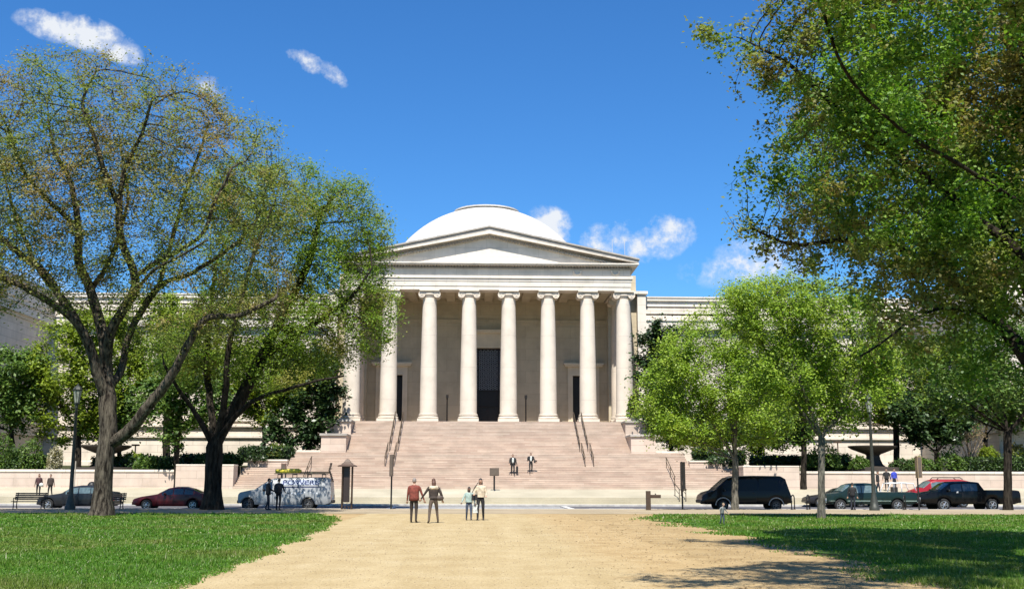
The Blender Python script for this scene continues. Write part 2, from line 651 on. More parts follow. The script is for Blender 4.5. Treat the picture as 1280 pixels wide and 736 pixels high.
def pip(x, y, poly):
    """numpy point in polygon"""
    px = np.array([p[0] for p in poly])
    py = np.array([p[1] for p in poly])
    qx, qy = np.roll(px, -1), np.roll(py, -1)
    inside = np.zeros(len(x), bool)
    for a, b, c, d in zip(px, py, qx, qy):
        if b == d:
            continue
        cond = ((b > y) != (d > y)) & (x < (c - a) * (y - b) / (d - b) + a)
        inside ^= cond
    return inside


ROAD0, ROAD1 = 69.6, 83.2
YW = 58.6
tag(MB().sheet([(-1500, -600), (1500, -600), (1500, 2500), (-1500, 2500)], -0.6).build('ground', M_GROUND), kind='structure')
tag(MB().sheet([(-400, -80), (400, -80), (400, ROAD0 - 0.25), (-400, ROAD0 - 0.25)], 0.0, 0.5).build('bare_earth', M_GROUND), kind='structure')
pl = [(-5.6, YW + .1), (-5.6, -30), (4.6, -30), (4.6, YW + .1)]
pl_old = [G(490, 645).xy, (G(235, 736).x, 16.9), (-4.6, 6), (-4.6, -30), (2.8, -30), (2.8, 6), (G(830, 736).x, 16.9), G(700, 648).xy]
tag(MB().sheet(ragged(pl, 0.1, 0.3, 3), 0.005).build('gravel_path', M_GRAVEL), kind='structure')
tag(MB().sheet([(-400, YW), (400, YW), (400, ROAD0 - .26), (-400, ROAD0 - .26)], 0.009).build('pavement', M_WALKN), kind='structure')
tag(MB().box(-400, 400, ROAD0 - .25, ROAD0, -.45, 0.02).build('kerb', M_KERB, bevel=.02), kind='structure')
tag(MB().sheet([(-400, ROAD0), (400, ROAD0), (400, ROAD1), (-400, ROAD1)], -0.12, 0.3).build('road', M_ASPH), kind='structure')
mk = MB()
xa, xb = G(478, 634).x, G(722, 634).x
for k in range(7):   # zebra bars of the crossing
    y = ROAD0 + .7 + k * 1.75
    mk.box(xa + .6, xb - .6, y, y + .55, -.125, -.115)
for x in (xa, xb - .4):
    mk.box(x, x + .4, ROAD0 + .2, ROAD1 - .2, -.125, -.114)
for sgn in (-1, 1):
    for k in range(18):
        x = (xa - 4 - k * 9) if sgn < 0 else (xb + 1 + k * 9)
        mk.box(x, x + 3, ROAD0 + 6.7, ROAD0 + 6.85, -.125, -.115)
tag(mk.build('road_marking', M_PAINT), kind='structure')
tag(MB().box(-400, 400, ROAD1, ROAD1 + .25, -.45, 0.02).build('far_kerb', M_KERB, bevel=.02), kind='structure')
PLZ0, PLZ1 = 86.2, 93.0
PZ0 = 0.46
PZ1 = 1.12
tag(MB().sheet([(-400, ROAD1 + .25), (400, ROAD1 + .25), (400, PLZ0), (-400, PLZ0)], 0.015, 0.4).build('far_pavement', M_CONC), kind='structure')
# low flight of three long steps up to the plaza, then the gently rising plaza
tag(MB().prism_x([(PLZ0, -.4), (PLZ0, .17), (PLZ0 + .45, .17), (PLZ0 + .45, .32), (PLZ0 + .9, .32), (PLZ0 + .9, PZ0), (PLZ1 + 1, PZ1 + .03), (PLZ1 + 1, -.4)], -400, 400)
    .build('plaza', M_PLAZA), kind='structure')

LAWN_L = [(G(400, 642).x, YW - .1), (G(420, 646).x, 54), G(428, 651).xy, G(405, 664).xy, G(350, 687).xy, G(290, 713).xy, (G(235, 736).x - .1, 16.9), (-5.0, 6), (-5.2, -25), (-110, -25), (-110, YW - .1)]
LAWN_R = [(G(800, 642).x, YW - .1), G(785, 647.5).xy, G(825, 655).xy, G(880, 667).xy, G(935, 679).xy, G(1000, 694).xy, G(1070, 714).xy, G(1135, 738).xy, (8.4, 8), (9.0, -25), (110, -25), (110, YW - .1)]
LAWN_LP, LAWN_RP = LAWN_L, LAWN_R


def edge_dist(x, y, poly):
    """distance to the polygon outline, negative outside"""
    d = np.full(len(x), 1e9)
    n = len(poly)
    for i in range(n):
        ax, ay = poly[i]
        bx_, by_ = poly[(i + 1) % n]
        vx, vy = bx_ - ax, by_ - ay
        t = np.clip(((x - ax) * vx + (y - ay) * vy) / (vx * vx + vy * vy + 1e-9), 0, 1)
        d = np.minimum(d, np.hypot(x - ax - t * vx, y - ay - t * vy))
    return np.where(pip(x, y, poly), d, -d)


def wob(x, y, k=1.0):
    return (np.sin(x * 1.31 * k + 1.7 * np.sin(y * .83 * k)) + np.sin(y * 1.07 * k + 2.1 * np.sin(x * .71 * k + 1)) + .6 * np.sin(x * 3.3 * k + y * 2.3 * k)) / 2.6


def inset(poly, d, amp, seed):
    res = []
    dense = ragged(poly, 0.0, 0.22, seed)
    rnd = random.Random(seed)
    n = len(dense)
    for i, (x, y) in enumerate(dense):
        a, b = Vector(dense[i - 1]), Vector(dense[(i + 1) % n])
        t = b - a
        if t.length < 1e-6:
            continue
        nrm = Vector((-t.y, t.x)).normalized()
        k = d + amp * float(wob(np.array(x * 1.4), np.array(y * 1.4))) + rnd.uniform(-.06, .06)
        q1, q2 = Vector((x, y)) + nrm * k, Vector((x, y)) - nrm * k
        q = q1 if pip(np.array([(Vector((x, y)) + nrm * .05).x]), np.array([(Vector((x, y)) + nrm * .05).y]), poly)[0] else q2
        res.append((q.x, q.y))
    return res


tag(MB().sheet(inset(LAWN_LP, .30, .22, 5), 0.013).build('lawn', M_LAWN), kind='structure')
tag(MB().sheet(inset(LAWN_RP, .95, .6, 6), 0.013).build('lawn', M_LAWN), kind='structure')

# ------------------------------------------------------------------ grass blades
M_BLADE = leaf_mat('grass_blade', [(0.0, (0.048, 0.124, 0.008)), (0.5, (0.078, 0.190, 0.012)), (0.88, (0.12, 0.24, 0.02)), (0.95, (0.20, 0.24, 0.06)), (1.0, (0.42, 0.42, 0.26))],
                   patch=[(0.0, (0.10, 0.14, 0.016)), (0.6, (0.165, 0.21, 0.028)), (1.0, (0.24, 0.22, 0.09))], patch_scale=0.22, patch_lo=.46, patch_hi=.66, transl=.3)


def tri_mesh(name, verts, nv, mat):
    n = len(verts) // nv
    me = bpy.data.meshes.new(name)
    me.vertices.add(len(verts))
    me.vertices.foreach_set('co', verts.astype(np.float32).ravel())
    me.loops.add(len(verts))
    me.loops.foreach_set('vertex_index', np.arange(len(verts), dtype=np.int32))
    me.polygons.add(n)
    me.polygons.foreach_set('loop_start', np.arange(n, dtype=np.int32) * nv)
    me.polygons.foreach_set('loop_total', np.full(n, nv, np.int32))
    me.materials.append(mat)
    me.update(calc_edges=True)
    o = bpy.data.objects.new(name, me)
    COL.objects.link(o)
    return o


def blades(poly, n, side):
    # density falls with distance; sampled uniformly in view angle
    yy = 1.0 / RNG.uniform(1 / (YW - .2), 1 / 14.0, n)
    u = RNG.uniform(-0.03, 1.0, n)
    lo, hi = (-0.52, 0.0) if side < 0 else (0.0, 0.56)
    xx = yy * (lo + (hi - lo) * u)
    d = edge_dist(xx, yy, poly)
    wd, sh = (.45, .1) if side < 0 else (1.9, .1)
    prob = np.clip((d + sh + wob(xx, yy) * (.25 if side < 0 else .9)) / wd, 0, 1) ** 1.5
    keep = (d > -.35) & (RNG.random(n) < prob)
    xx, yy = xx[keep], yy[keep]
    n = len(xx)
    h = RNG.uniform(0.035, 0.085, n) * (1 + 0.55 * np.sin(xx * 1.7 + yy * .9) * np.sin(yy * 1.3) + .35 * wob(xx, yy, 2.3)) * np.where(RNG.random(n) < .02, 1.9, 1)
    w = RNG.uniform(0.010, 0.022, n) * np.clip(yy / 24, .8, 2.2)
    a = RNG.uniform(0, PI, n)
    lean = RNG.normal(0, 0.035, (n, 2))
    v = np.zeros((n, 3, 3))
    v[:, 0] = np.stack([xx - w * np.cos(a), yy - w * np.sin(a), np.full(n, .008)], 1)
    v[:, 1] = np.stack([xx + w * np.cos(a), yy + w * np.sin(a), np.full(n, .008)], 1)
    v[:, 2] = np.stack([xx + lean[:, 0], yy + lean[:, 1], h], 1)
    return v.reshape(-1, 3)


for poly, sgn, nb in ((LAWN_LP, -1, 420000), (LAWN_RP, 1, 420000)):
    tag(tri_mesh('grass', blades(poly, nb, sgn), 3, M_BLADE), kind='stuff')

# loose stones on the gravel
n = 9000
yy = 1.0 / RNG.uniform(1 / 56.0, 1 / 14.5, n)
xx = RNG.uniform(-4.3, 6.5, n)
kk = ~pip(xx, yy, LAWN_LP) & ~pip(xx, yy, LAWN_RP)
xx, yy = xx[kk], yy[kk]
n = len(xx)
sz = RNG.uniform(.006, .014, n) * np.clip(yy / 20, 1, 1.7)
ang = RNG.uniform(0, 2 * PI, n)
q_ = np.zeros((n, 4, 3, 3))
bs = [np.stack([xx + sz * np.cos(ang + k * PI / 2) * RNG.uniform(.7, 1.3, n), yy + sz * np.sin(ang + k * PI / 2) * RNG.uniform(.7, 1.3, n), np.full(n, .004)], 1) for k in range(4)]
tp_ = np.stack([xx, yy, .006 + sz * RNG.uniform(.5, .9, n)], 1)
for k in range(4):
    q_[:, k, 0], q_[:, k, 1], q_[:, k, 2] = bs[k], bs[(k + 1) % 4], tp_
tag(tri_mesh('gravel_stones', q_.reshape(-1, 3), 3, leaf_mat('pebble', [(0, (0.09, 0.065, 0.04)), (.4, (0.22, 0.165, 0.09)), (.8, (0.33, 0.26, 0.15)), (1, (0.44, 0.37, 0.25))], transl=0.0, rough=.8)), kind='stuff')

# fallen leaves and litter on the bare earth, right of the path
n = 2600
yy = 1.0 / RNG.uniform(1 / 57.0, 1 / 15.0, n)
xx = yy * RNG.uniform(0.03, 0.42, n)
k = ~pip(xx, yy, LAWN_RP) & (xx > RNG.normal(3.2, 1.0, n))
xx, yy = xx[k], yy[k]
n = len(xx)
v = np.zeros((n, 4, 3))
s_ = RNG.uniform(.012, .035, n) * np.clip(yy / 25, 1, 2)
a = RNG.uniform(0, 2 * PI, n)
for i, (du, dv) in enumerate(((-1, 0), (0, -.6), (1, 0), (0, .6))):
    v[:, i, 0] = xx + s_ * (du * np.cos(a) - dv * np.sin(a))
    v[:, i, 1] = yy + s_ * (du * np.sin(a) + dv * np.cos(a))
    v[:, i, 2] = .012 + s_ * .3 * (i % 2)
tag(tri_mesh('leaf_litter', v.reshape(-1, 3), 4, leaf_mat('dry_leaf', [(0, (0.16, 0.10, 0.05)), (.6, (0.26, 0.18, 0.10)), (1, (0.36, 0.27, 0.16))], transl=.1)), kind='stuff')

# ------------------------------------------------------------------ staircase
stair = empty('grand_staircase', (0, 0, 0))
tag(stair, 'broad pink granite steps rising from the plaza to the columned portico', 'staircase')


def flight(y0, z0, n, rise, tread, half, back):
    pts = [(y0, z0 - 1.5), (y0, z0)]
    z = z0
    for k in range(n):
        y = y0 + k * tread
        z1 = z0 + (k + 1) * rise
        pts += [(y, z1 - .022), (y - .014, z1 - .020), (y - .014, z1)]
        if k < n - 1:
            pts += [(y + tread, z1)]
    ztop = z0 + n * rise
    pts += [(back, ztop), (back, z0 - 1.5)]
    mb = MB()
    mb.prism_x(pts, CX - half, CX + half)
    return mb.build('flight', M_STEP, stair)


PF = 7.44
SZ0 = PZ1
flight(93.0, SZ0, 11, .153, .36, 20.9, 98.4)
Z1_ = SZ0 + 11 * .153
flight(98.4, Z1_, 9, .153, .36, 17.5, 103.2)
Z2_ = Z1_ + 9 * .153
nfl = 20
flight(103.2, Z2_, nfl + 1, (PF - Z2_) / (nfl + 1), .325, 13.0, 110.6)
for s in (-1, 1):   # stepped cheek blocks beside the top flight
    def bx(mb, xa, xb, *r):
        x0, x1 = sorted((CX + s * xa, CX + s * xb))
        mb.box(x0, x1, *r)
    zt1, zt2 = P(425, 541.5, 103).z, P(425, 524, 106.6).z
    m1 = MB()
    bx(m1, 13.0, 15.25, 103.0, 106.7, 1, zt1 - .22)
    c1 = m1.build('cheek_block', M_PWALL, stair)
    m1 = MB()
    bx(m1, 12.92, 15.4, 102.85, 106.7, zt1 - .22, zt1)
    m1.build('coping', M_WEATH, c1, bevel=.03)
    m1 = MB()
    bx(m1, 13.0, 15.25, 106.7, 110.2, 1, zt2 - .22)
    c1 = m1.build('cheek_block', M_PWALL, stair)
    m1 = MB()
    bx(m1, 12.92, 15.4, 106.55, 110.2, zt2 - .22, zt2)
    m1.build('coping', M_WEATH, c1, bevel=.03)


def wall_thing(name, label, cat, half0, half1, y0, y1, z0, z1, s, mat=None, cop=.2, over=.08, group=None):
    e = empty(name, (CX + s * (half0 + half1) / 2, (y0 + y1) / 2, z0))
    tag(e, label, cat, group)
    hx = abs(half1 - half0) / 2
    hy = (y1 - y0) / 2
    MB().box(-hx, hx, -hy, hy, -.5, z1 - z0 - cop).build('wall_face', mat or M_PWALL, e)
    MB().box(-hx - .02, hx + .02, -hy - over, hy + over, z1 - z0 - cop, z1 - z0).build('coping', M_WALLST, e, bevel=.03)
    return e


zw_out = P(100, 586.5, 93.6).z
zw_pier = P(260, 580, 93).z
zw_bed = P(330, 574, 98.6).z
zw_led = P(385, 562.5, 103.2).z
for s, nm in ((-1, 'left'), (1, 'right')):
    wall_thing('garden_wall', f'long low pinkish stone wall holding the garden on the {nm} of the steps', 'wall', 25.75, 110, 93.6, 94.4, 1.0, zw_out, s)
    wall_thing('end_pier', f'plain pink granite block closing the steps on the {nm}', 'wall', 20.9, 25.55, 92.95, 94.6, 1.0, zw_pier, s, cop=.12, over=.03)
    wall_thing('planter_wall', f'short planted granite wall between the lower flights on the {nm}', 'wall', 17.5, 20.9, 98.5, 99.2, 1.0, zw_bed, s, cop=.15)
    wall_thing('terrace_ledge', f'low granite ledge beside the stepped cheek on the {nm}', 'wall', 15.3, 17.5, 103.2, 104.0, 1.0, zw_led, s)
    gb = MB()

    def q(h0, h1, ya, za, yb, zb):
        xs = [CX + s * h0, CX + s * h1]
        gb.add([(xs[0], ya, za), (xs[1], ya, za), (xs[1], yb, zb), (xs[0], yb, zb)], [(0, 1, 2, 3)])
    q(25.56, 112, 94.4, zw_out - .25, 120, 3.3)
    q(20.9, 25.55, 94.6, zw_pier - .2, 120, 3.3)
    q(17.5, 20.89, 99.2, zw_bed - .25, 120, 3.3)
    q(15.25, 17.49, 104.0, zw_led - .2, 120, 3.3)
    tag(gb.build('garden_ground', M_BED), kind='structure')

# handrails
def handrail(label, x, prof, two=0.0, group='bronze handrails on the granite steps'):
    """prof: list of (y, z of step); a pair of rails side by side when two > 0"""
    e = empty('handrail', (x, prof[0][0], prof[0][1]))
    tag(e, label, 'handrail', group)
    o = Vector((x, prof[0][0], prof[0][1]))
    for dx in ((-two / 2, two / 2) if two else (0,)):
        pts = [Vector((dx, y - o.y, z - o.z + .92)) for y, z in prof]
        MB().tube([pts[0] + Vector((0, -.3, -.05))] + pts + [pts[-1] + Vector((0, .3, 0))], .036, 6).build('rail', M_RAIL, e)
        MB().tube([p - Vector((0, 0, .38)) for p in pts], .022, 6).build('lower_rail', M_RAIL, e)
        k = max(2, int((prof[-1][0] - prof[0][0]) / 1.5) + 1)
        for i in range(k):
            t = i / (k - 1)
            a, b = pts[0], pts[-1]
            p = a.lerp(b, t)
            MB().tube([p - Vector((0, 0, 1.0)), p], .03, 6).build('post', M_RAIL, e)
    return e


for s, nm in ((-1, 'left'), (1, 'right')):
    handrail(f'long pair of bronze handrails climbing the upper steps left of the great door' if s < 0 else 'long pair of bronze handrails climbing the upper steps right of the great door', CX + s * 8.7, [(103.4, Z2_ + .1), (109.8, PF)], .75)
    handrail(f'short pair of bronze handrails on the middle steps below the long ones on the {nm}', CX + s * 8.7, [(98.5, Z1_ + .1), (101.6, Z2_)], .75)
    handrail(f'bronze handrail on the lower granite steps near their {nm} end', CX + s * 15.2, [(93.1, SZ0 + .1), (97.0, Z1_)], 0)
handrail('small bronze handrail where the plaza begins behind the tall sign on the right', P(851, 610, 87).x, [(86.3, .2), (88.2, .6)], 0.5)

# ------------------------------------------------------------------ the museum
mus = empty('museum_building', (CX, 118, PF))
MO = Vector((CX, 118, PF))
tag(mus, 'white marble museum with a columned portico, triangular pediment and low dome', 'museum')


def mpart(mb, name, mat, parent=None, **kw):
    mb.v = [(x - MO.x, y - MO.y, z - MO.z) for x, y, z in mb.v]
    return mb.build(name, mat, parent or mus, **kw)


# floor / podium
mpart(MB().box(CX - 15.2, CX + 15.2, 110.25, 118.5, 1, PF - .02), 'portico_floor', M_STEP)
# columns
ZC = P(611, 364, 111.2).z
HCOL = ZC - PF
CY = 111.2


def column_mesh():
    sh = MB()
    prof = []
    zb, zt = .78, HCOL - .72
    for i in range(15):
        t = i / 14
        r = .845 - .165 * t ** 1.7
        prof.append((r, zb + (zt - zb) * t))
    prof = [(.93, zb - .06), (.93, zb)] + [(.87, zb + .03)] + prof + [(.72, zt + .02), (.76, zt + .07), (.72, zt + .12)]
    sh.lathe(prof, n=32)
    ba = MB()
    ba.cbox(0, 0, 0, 2.06, 2.06, .3)
    tor = [(.86, .3)]
    for k in range(7):
        a = -PI / 2 + PI * k / 6
        tor.append((.93 + .09 * math.cos(a), .41 + .11 * math.sin(a)))
    tor += [(.86, .54), (.86, .58)]
    for k in range(5):
        a = -PI / 2 + PI * k / 4
        tor.append((.90 + .05 * math.cos(a), .65 + .06 * math.sin(a)))
    tor += [(.88, .72)]
    ba.lathe(tor, n=32)
    ca = MB()
    h0 = HCOL - .60
    ca.cbox(0, 0, HCOL - .14, 1.98, 1.9, .14)
    ca.box(-.92, .92, -.66, .66, HCOL - .33, HCOL - .14)
    ca.lathe([(.72, h0), (.86, h0 + .12), (.86, h0 + .24)], n=24)
    for sx in (-1, 1):
        c = (sx * .76, 0, HCOL - .46)
        ca.lathe([(.34, -.74), (.345, -.5), (.24, -.1), (.24, .1), (.345, .5), (.34, .74)], c, 20, 'y')
        for fy in (-1, 1):
            y = fy * .74
            ca.lathe([(.34, y), (.34, y + fy * .05), (.29, y + fy * .05), (.27, y - fy * .02)], c, 20, 'y', cap=False)
            ca.lathe([(.21, y - fy * .01), (.21, y + fy * .04), (.16, y + fy * .04), (.15, y)], c, 18, 'y', cap=False)
            ca.lathe([(.08, y), (.07, y + fy * .06)], c, 12, 'y')
    return sh, ba, ca


sh, ba, ca = column_mesh()
col0 = sh.build('column', M_COLUMN, mus, auto=40)
cb = ba.build('column_base', M_COLUMN, col0, auto=35, bevel=0)
cc = ca.build('capital', M_COLUMN, col0, auto=35)
colx = [-13.55, -9.9, -5.94, -1.98, 1.98, 5.94, 9.9, 13.55]
spots = [(x, CY) for x in colx] + [(-13.55, CY + 4.0), (13.55, CY + 4.0)]
for i, (x, y) in enumerate(spots):
    o = col0 if i == 0 else copy_tree(col0, mus)
    o.location = (x, y - 118, 0)
    o.name = 'column'

# entablature
YF = 110.35


def z_at(py, Y=YF):
    return P(611, py, Y).z


za0, za1, za2, za3 = ZC, z_at(357.5), z_at(351.5), z_at(346.5)
zf0, zf1 = z_at(345), z_at(334.5)
zc1 = P(611, 327.3, 109.45).z


def ring(mb, half, yf, z0, z1, depth=1.7):
    mb.box(CX - half, CX + half, yf, yf + depth, z0, z1)
    mb.box(CX - half, CX - half + depth, yf + depth, 118.5, z0, z1)
    mb.box(CX + half - depth, CX + half, yf + depth, 118.5, z0, z1)


mb = MB()
ring(mb, 14.2, YF, za0, za1)
ring(mb, 14.26, YF - .06, za1, za2, 1.76)
ring(mb, 14.32, YF - .12, za2, za3 - .12, 1.82)
ring(mb, 14.44, YF - .24, za3 - .12, zf0, 1.94)
arch = mpart(mb, 'architrave', M_MARBLE)
mb = MB()
ring(mb, 14.2, YF, zf0, zf1, 1.7)
fr = mpart(mb, 'frieze', M_MARBLE)
for px in (721.5, 769):   # small carved wreaths on the frieze
    w = MB()
    c = P(px, 339.5, YF)
    ring_pts = [(c.x + .34 * math.cos(a), YF - .05, c.z + .30 * math.sin(a)) for a in np.linspace(PI * 1.05, PI * 1.95, 9)]
    w.tube(ring_pts, .07, 6)
    for sx in (-1, 1):
        w.ball((c.x + sx * .36, YF - .06, c.z + .02), .12, 8, 6)
        w.tube([(c.x + sx * .36, YF - .05, c.z), (c.x + sx * .38, YF - .05, c.z - .34)], [.07, .03], 6)
    mpart(w, 'wreath_relief', M_MARBLE, fr, smooth=True)
mb = MB()
ring(mb, 14.35, YF - .15, zf1 - .12, zf1, 1.85)
x = CX - 14.2
while x < CX + 14.2:     # dentils
    mb.box(x, x + .18, YF - .32, YF - .02, zf1, zf1 + .16)
    x += .30
mpart(mb, 'dentil_course', M_WEATH)
mb = MB()
ring(mb, 14.88, YF - .66, zf1 + .16, zc1 - .12, 2.36)
ring(mb, 14.98, YF - .76, zc1 - .12, zc1, 2.46)
mpart(mb, 'cornice', M_MARBLE)

# pediment
ped = MB()
zap = P(611, 281.0, 109.3).z
zen = P(801, 322.5, 109.3).z
hw = 15.05
sl = (zap - zen) / hw


def chev(mb, top, th, half, y0, y1, low=None):
    """chevron band: its top line is `top` below the roof line, `th` thick (vertical)"""
    t = zap - top
    e = t - sl * half
    pts = [(CX - half, e), (CX, t), (CX + half, e), (CX + half, e - th), (CX, t - th), (CX - half, e - th)]
    f = low if low is not None else -99
    pts = [(x, max(z, f)) for x, z in pts]
    mb.prism(pts, y0, y1)


tym = MB()
tym.prism([(CX - 14.0, zc1 - .05), (CX + 14.0, zc1 - .05), (CX, zap - .85)], YF + .12, YF + 1.2)
pm = mpart(tym, 'pediment', M_MARBLE)
mb = MB()
chev(mb, 0.0, .15, hw, YF - .84, 131)
chev(mb, .15, .36, hw - .1, YF - .70, 130.9)
# wear: patched sockets along the raking gutter
mpart(mb, 'roof_gutter', M_WEATH, pm)
mb = MB()
chev(mb, .51, .30, hw - .12, YF - .77, YF + 1.0, low=zc1 + .004)
mpart(mb, 'raking_cornice', M_MARBLE, pm)
mb = MB()
chev(mb, .81, .14, hw - .8, YF - .35, YF + .5, low=zc1 + .004)
k = 0
while k < 44:
    for sx in (-1, 1):
        xx_ = .2 + k * .30
        if xx_ < 13.0:
            zt = zap - .95 - sl * xx_
            x0 = CX + sx * xx_
            mb.box(x0 - .09, x0 + .09, YF - .30, YF + .2, zt - .13, zt + .02)
    k += 1
mpart(mb, 'raking_dentils', M_WEATH, pm)
for px in (765.4, 781):
    a = P(px, 316, 120)
    mpart(MB().tube([(a.x, 120, a.z - 1.2), (a.x, 120, P(px, 299.5, 120).z)], .022, 6), 'antenna', M_DOME)

# portico ceiling and back wall
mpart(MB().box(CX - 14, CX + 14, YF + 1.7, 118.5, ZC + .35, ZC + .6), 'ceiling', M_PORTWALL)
mb = MB()
for k in range(-3, 4):
    x = CX + k * 3.96
    mb.box(x - .45, x + .45, YF + 1.7, 118.5, ZC + .02, ZC + .36)
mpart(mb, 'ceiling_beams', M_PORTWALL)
YB = 118.5
DH, DZ = 1.72, P(611, 435, YB).z            # great door half width and head
SX, SW, SZ = 10.15, 1.15, P(611, 469, YB).z   # side doors
mb = MB()
ZT = 23.6
xs = [-15.9, -SX - SW, -SX + SW, -DH, DH, SX - SW, SX + SW, 15.9]
mb.box(CX + xs[0], CX + xs[1], YB, YB + 1, 0.5, ZT)
mb.box(CX + xs[2], CX + xs[3], YB, YB + 1, 0.5, ZT)
mb.box(CX + xs[4], CX + xs[5], YB, YB + 1, 0.5, ZT)
mb.box(CX + xs[6], CX + xs[7], YB, YB + 1, 0.5, ZT)
mb.box(CX + xs[1], CX + xs[2], YB, YB + 1, SZ, ZT)
mb.box(CX + xs[5], CX + xs[6], YB, YB + 1, SZ, ZT)
mb.box(CX + xs[3], CX + xs[4], YB, YB + 1, DZ, ZT)
for a, b in ((1, 2), (3, 4), (5, 6)):
    mb.box(CX + xs[a], CX + xs[b], YB, YB + 1, 0.5, PF - .03)
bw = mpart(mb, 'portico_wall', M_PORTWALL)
mb = MB()
zl = P(611, 402.5, YB).z
for xa_, xb_ in ((-13.8, 13.8),):
    mb.box(CX + xa_, CX + xb_, YB - .10, YB - .002, zl - .14, zl + .14)
    mb.box(CX + xa_, CX + xb_, YB - .16, YB - .002, zl + .14, zl + .24)
    mb.box(CX + xa_, CX + xb_, YB - .22, YB - .002, ZC - .1, ZC + .33)
for s in (-1, 1):   # antae at the corners of the porch
    x0, x1 = sorted((CX + s * 12.7, CX + s * 14.15))
    mb.box(x0, x1, YB - 1.0, YB - .3, PF, ZC)
mpart(mb, 'wall_moulding', M_PORTWALL, bw)


def doorway(cx, half, zh, big):
    e = MB()
    # recess back, leaves
    e.box(CX + cx - half, CX + cx + half, YB + .55, YB + .62, PF - .02, zh)
    d = mpart(e, 'door', M_DOOR)
    f = MB()
    fw = .62 if big else .5
    f.box(CX + cx - half - fw, CX + cx - half, YB - .14, YB + .3, PF, zh + fw)
    f.box(CX + cx + half, CX + cx + half + fw, YB - .14, YB + .3, PF, zh + fw)
    f.box(CX + cx - half, CX + cx + half, YB - .14, YB + .3, zh, zh + fw)
    f.box(CX + cx - half - fw * .4, CX + cx - half, YB - .2, YB - .14, PF, zh + fw * .4)
    f.box(CX + cx + half, CX + cx + half + fw * .4, YB - .2, YB - .14, PF, zh + fw * .4)
    f.box(CX + cx - half, CX + cx + half, YB - .2, YB - .14, zh, zh + fw * .4)
    top = zh + fw
    hh = .95 if big else .45
    f.box(CX + cx - half - fw, CX + cx + half + fw, YB - .1, YB - .003, top, top + hh)
    f.box(CX + cx - half - fw - .35, CX + cx + half + fw + .35, YB - .55, YB - .003, top + hh, top + hh + .16)
    f.box(CX + cx - half - fw - .45, CX + cx + half + fw + .45, YB - .65, YB - .003, top + hh + .16, top + hh + .34)
    if big:
        for s in (-1, 1):
            x0 = CX + cx + s * (half + fw + .22)
            f.box(x0 - .18, x0 + .18, YB - .45, YB - .003, top + hh - .9, top + hh)
            f.box(x0 - .15, x0 + .15, YB - .3, YB - .003, top + hh - 1.9, top + hh - .9)
    mpart(f, 'door_frame', M_FRAME, d)
    return d


dg = doorway(0, DH, DZ, True)
for s in (-1, 1):
    dd = doorway(s * SX, SW, SZ, False)
    mb = MB()
    mb.box(CX + s * SX - .03, CX + s * SX + .03, YB + .5, YB + .56, PF, SZ)
    mb.box(CX + s * SX - SW, CX + s * SX + SW, YB + .5, YB + .56, PF + 2.9, PF + 3.0)
    mpart(mb, 'door_leaf', M_BRONZE, dd)
# pierced bronze grille over the great door: rows of rings
zg0 = P(611, 487, YB).z
gm = MB()
nx = 9
dx = 2 * DH / nx
rows = int((DZ - .2 - zg0) / (dx * .87))
for r_ in range(rows + 1):
    for k in range(nx):
        x = CX - DH + dx * (k + .5 + (.5 if r_ % 2 else 0))
        if x > CX + DH - .08:
            continue
        z = zg0 + .1 + r_ * dx * .87
        gm.lathe([(dx * .46, YB + .40), (dx * .46, YB + .46), (dx * .27, YB + .47), (dx * .25, YB + .43)], (x, 0, z), 8, 'y', cap=False)
mpart(gm, 'grille', M_GRILLE, dg)
gm = MB()
for x in (-DH, -DH / 2 - .2, DH / 2 + .2, DH - .1):
    gm.box(CX + x, CX + x + .1, YB + .38, YB + .5, PF, DZ)
for z in (zg0 - .12, PF + .1, PF + 2.0):
    gm.box(CX - DH, CX + DH, YB + .4, YB + .48, z, z + .12)
gm.box(CX - .04, CX + .04, YB + .44, YB + .54, PF, zg0)
mpart(gm, 'door_leaf', M_BRONZE, dg)

# block and dome behind
mb = MB()
mb.box(CX - 15.9, CX - 13.9, YB + 1.0, 150, 4, ZT)
mb.box(CX + 13.9, CX + 15.9, YB + 1.0, 150, 4, ZT)
mb.box(CX - 15.9, CX + 15.9, 131, 150, 4, ZT + .2)
mb.box(CX - 13.9, CX + 13.9, YB + 1.0, 131, ZT - 1, ZT)
mpart(mb, 'rotunda_block', M_MARBLE)
DY = 142.0
dc = P(607.5, 396, DY)
RD = 136.7 / F_PX * DY * 1.01
mb = MB()
prof = []
a0 = math.acos(38.5 / 136.7)
for i in range(25):
    a = R(8) + (a0 - R(8)) * i / 24
    r = RD * math.cos(a)
    z = RD * math.sin(a)
    prof.append((r, z))
ztop = prof[-1][1]
mb.lathe(prof, (dc.x, DY, dc.z), 64)
dm = mpart(mb, 'dome', M_DOME, smooth=False, auto=30)
mb = MB()
rl = 38.5 / 136.7 * RD
pr = [(rl * .98, ztop - .1), (rl * .98, ztop + .12), (rl * 1.07, ztop + .14), (rl * 1.07, ztop + .30), (rl * .99, ztop + .31)]
for i in range(7):
    a = i / 6
    pr.append((rl * (.98 - .9 * a), ztop + .31 + .58 * math.sin(a * PI / 2)))
mb.lathe(pr, (dc.x, DY, dc.z), 48)
mpart(mb, 'dome_cap', M_DOME, dm, auto=30)
mb = MB()
for (rr, zz0, zz1) in ((RD * 1.01, -3.5, .6), (RD * 1.05, .6, .95)):
    mb.lathe([(rr, zz0 - 6), (rr, zz1 + RD * math.sin(R(8)))], (dc.x, DY, dc.z), 64)
mpart(mb, 'dome_drum', M_MARBLE, dm, auto=30)

# wings with rusticated wall, water table, cornice and parapet; pavilions step forward at both ends
def zY(py, Y):
    return P(900, py, Y).z


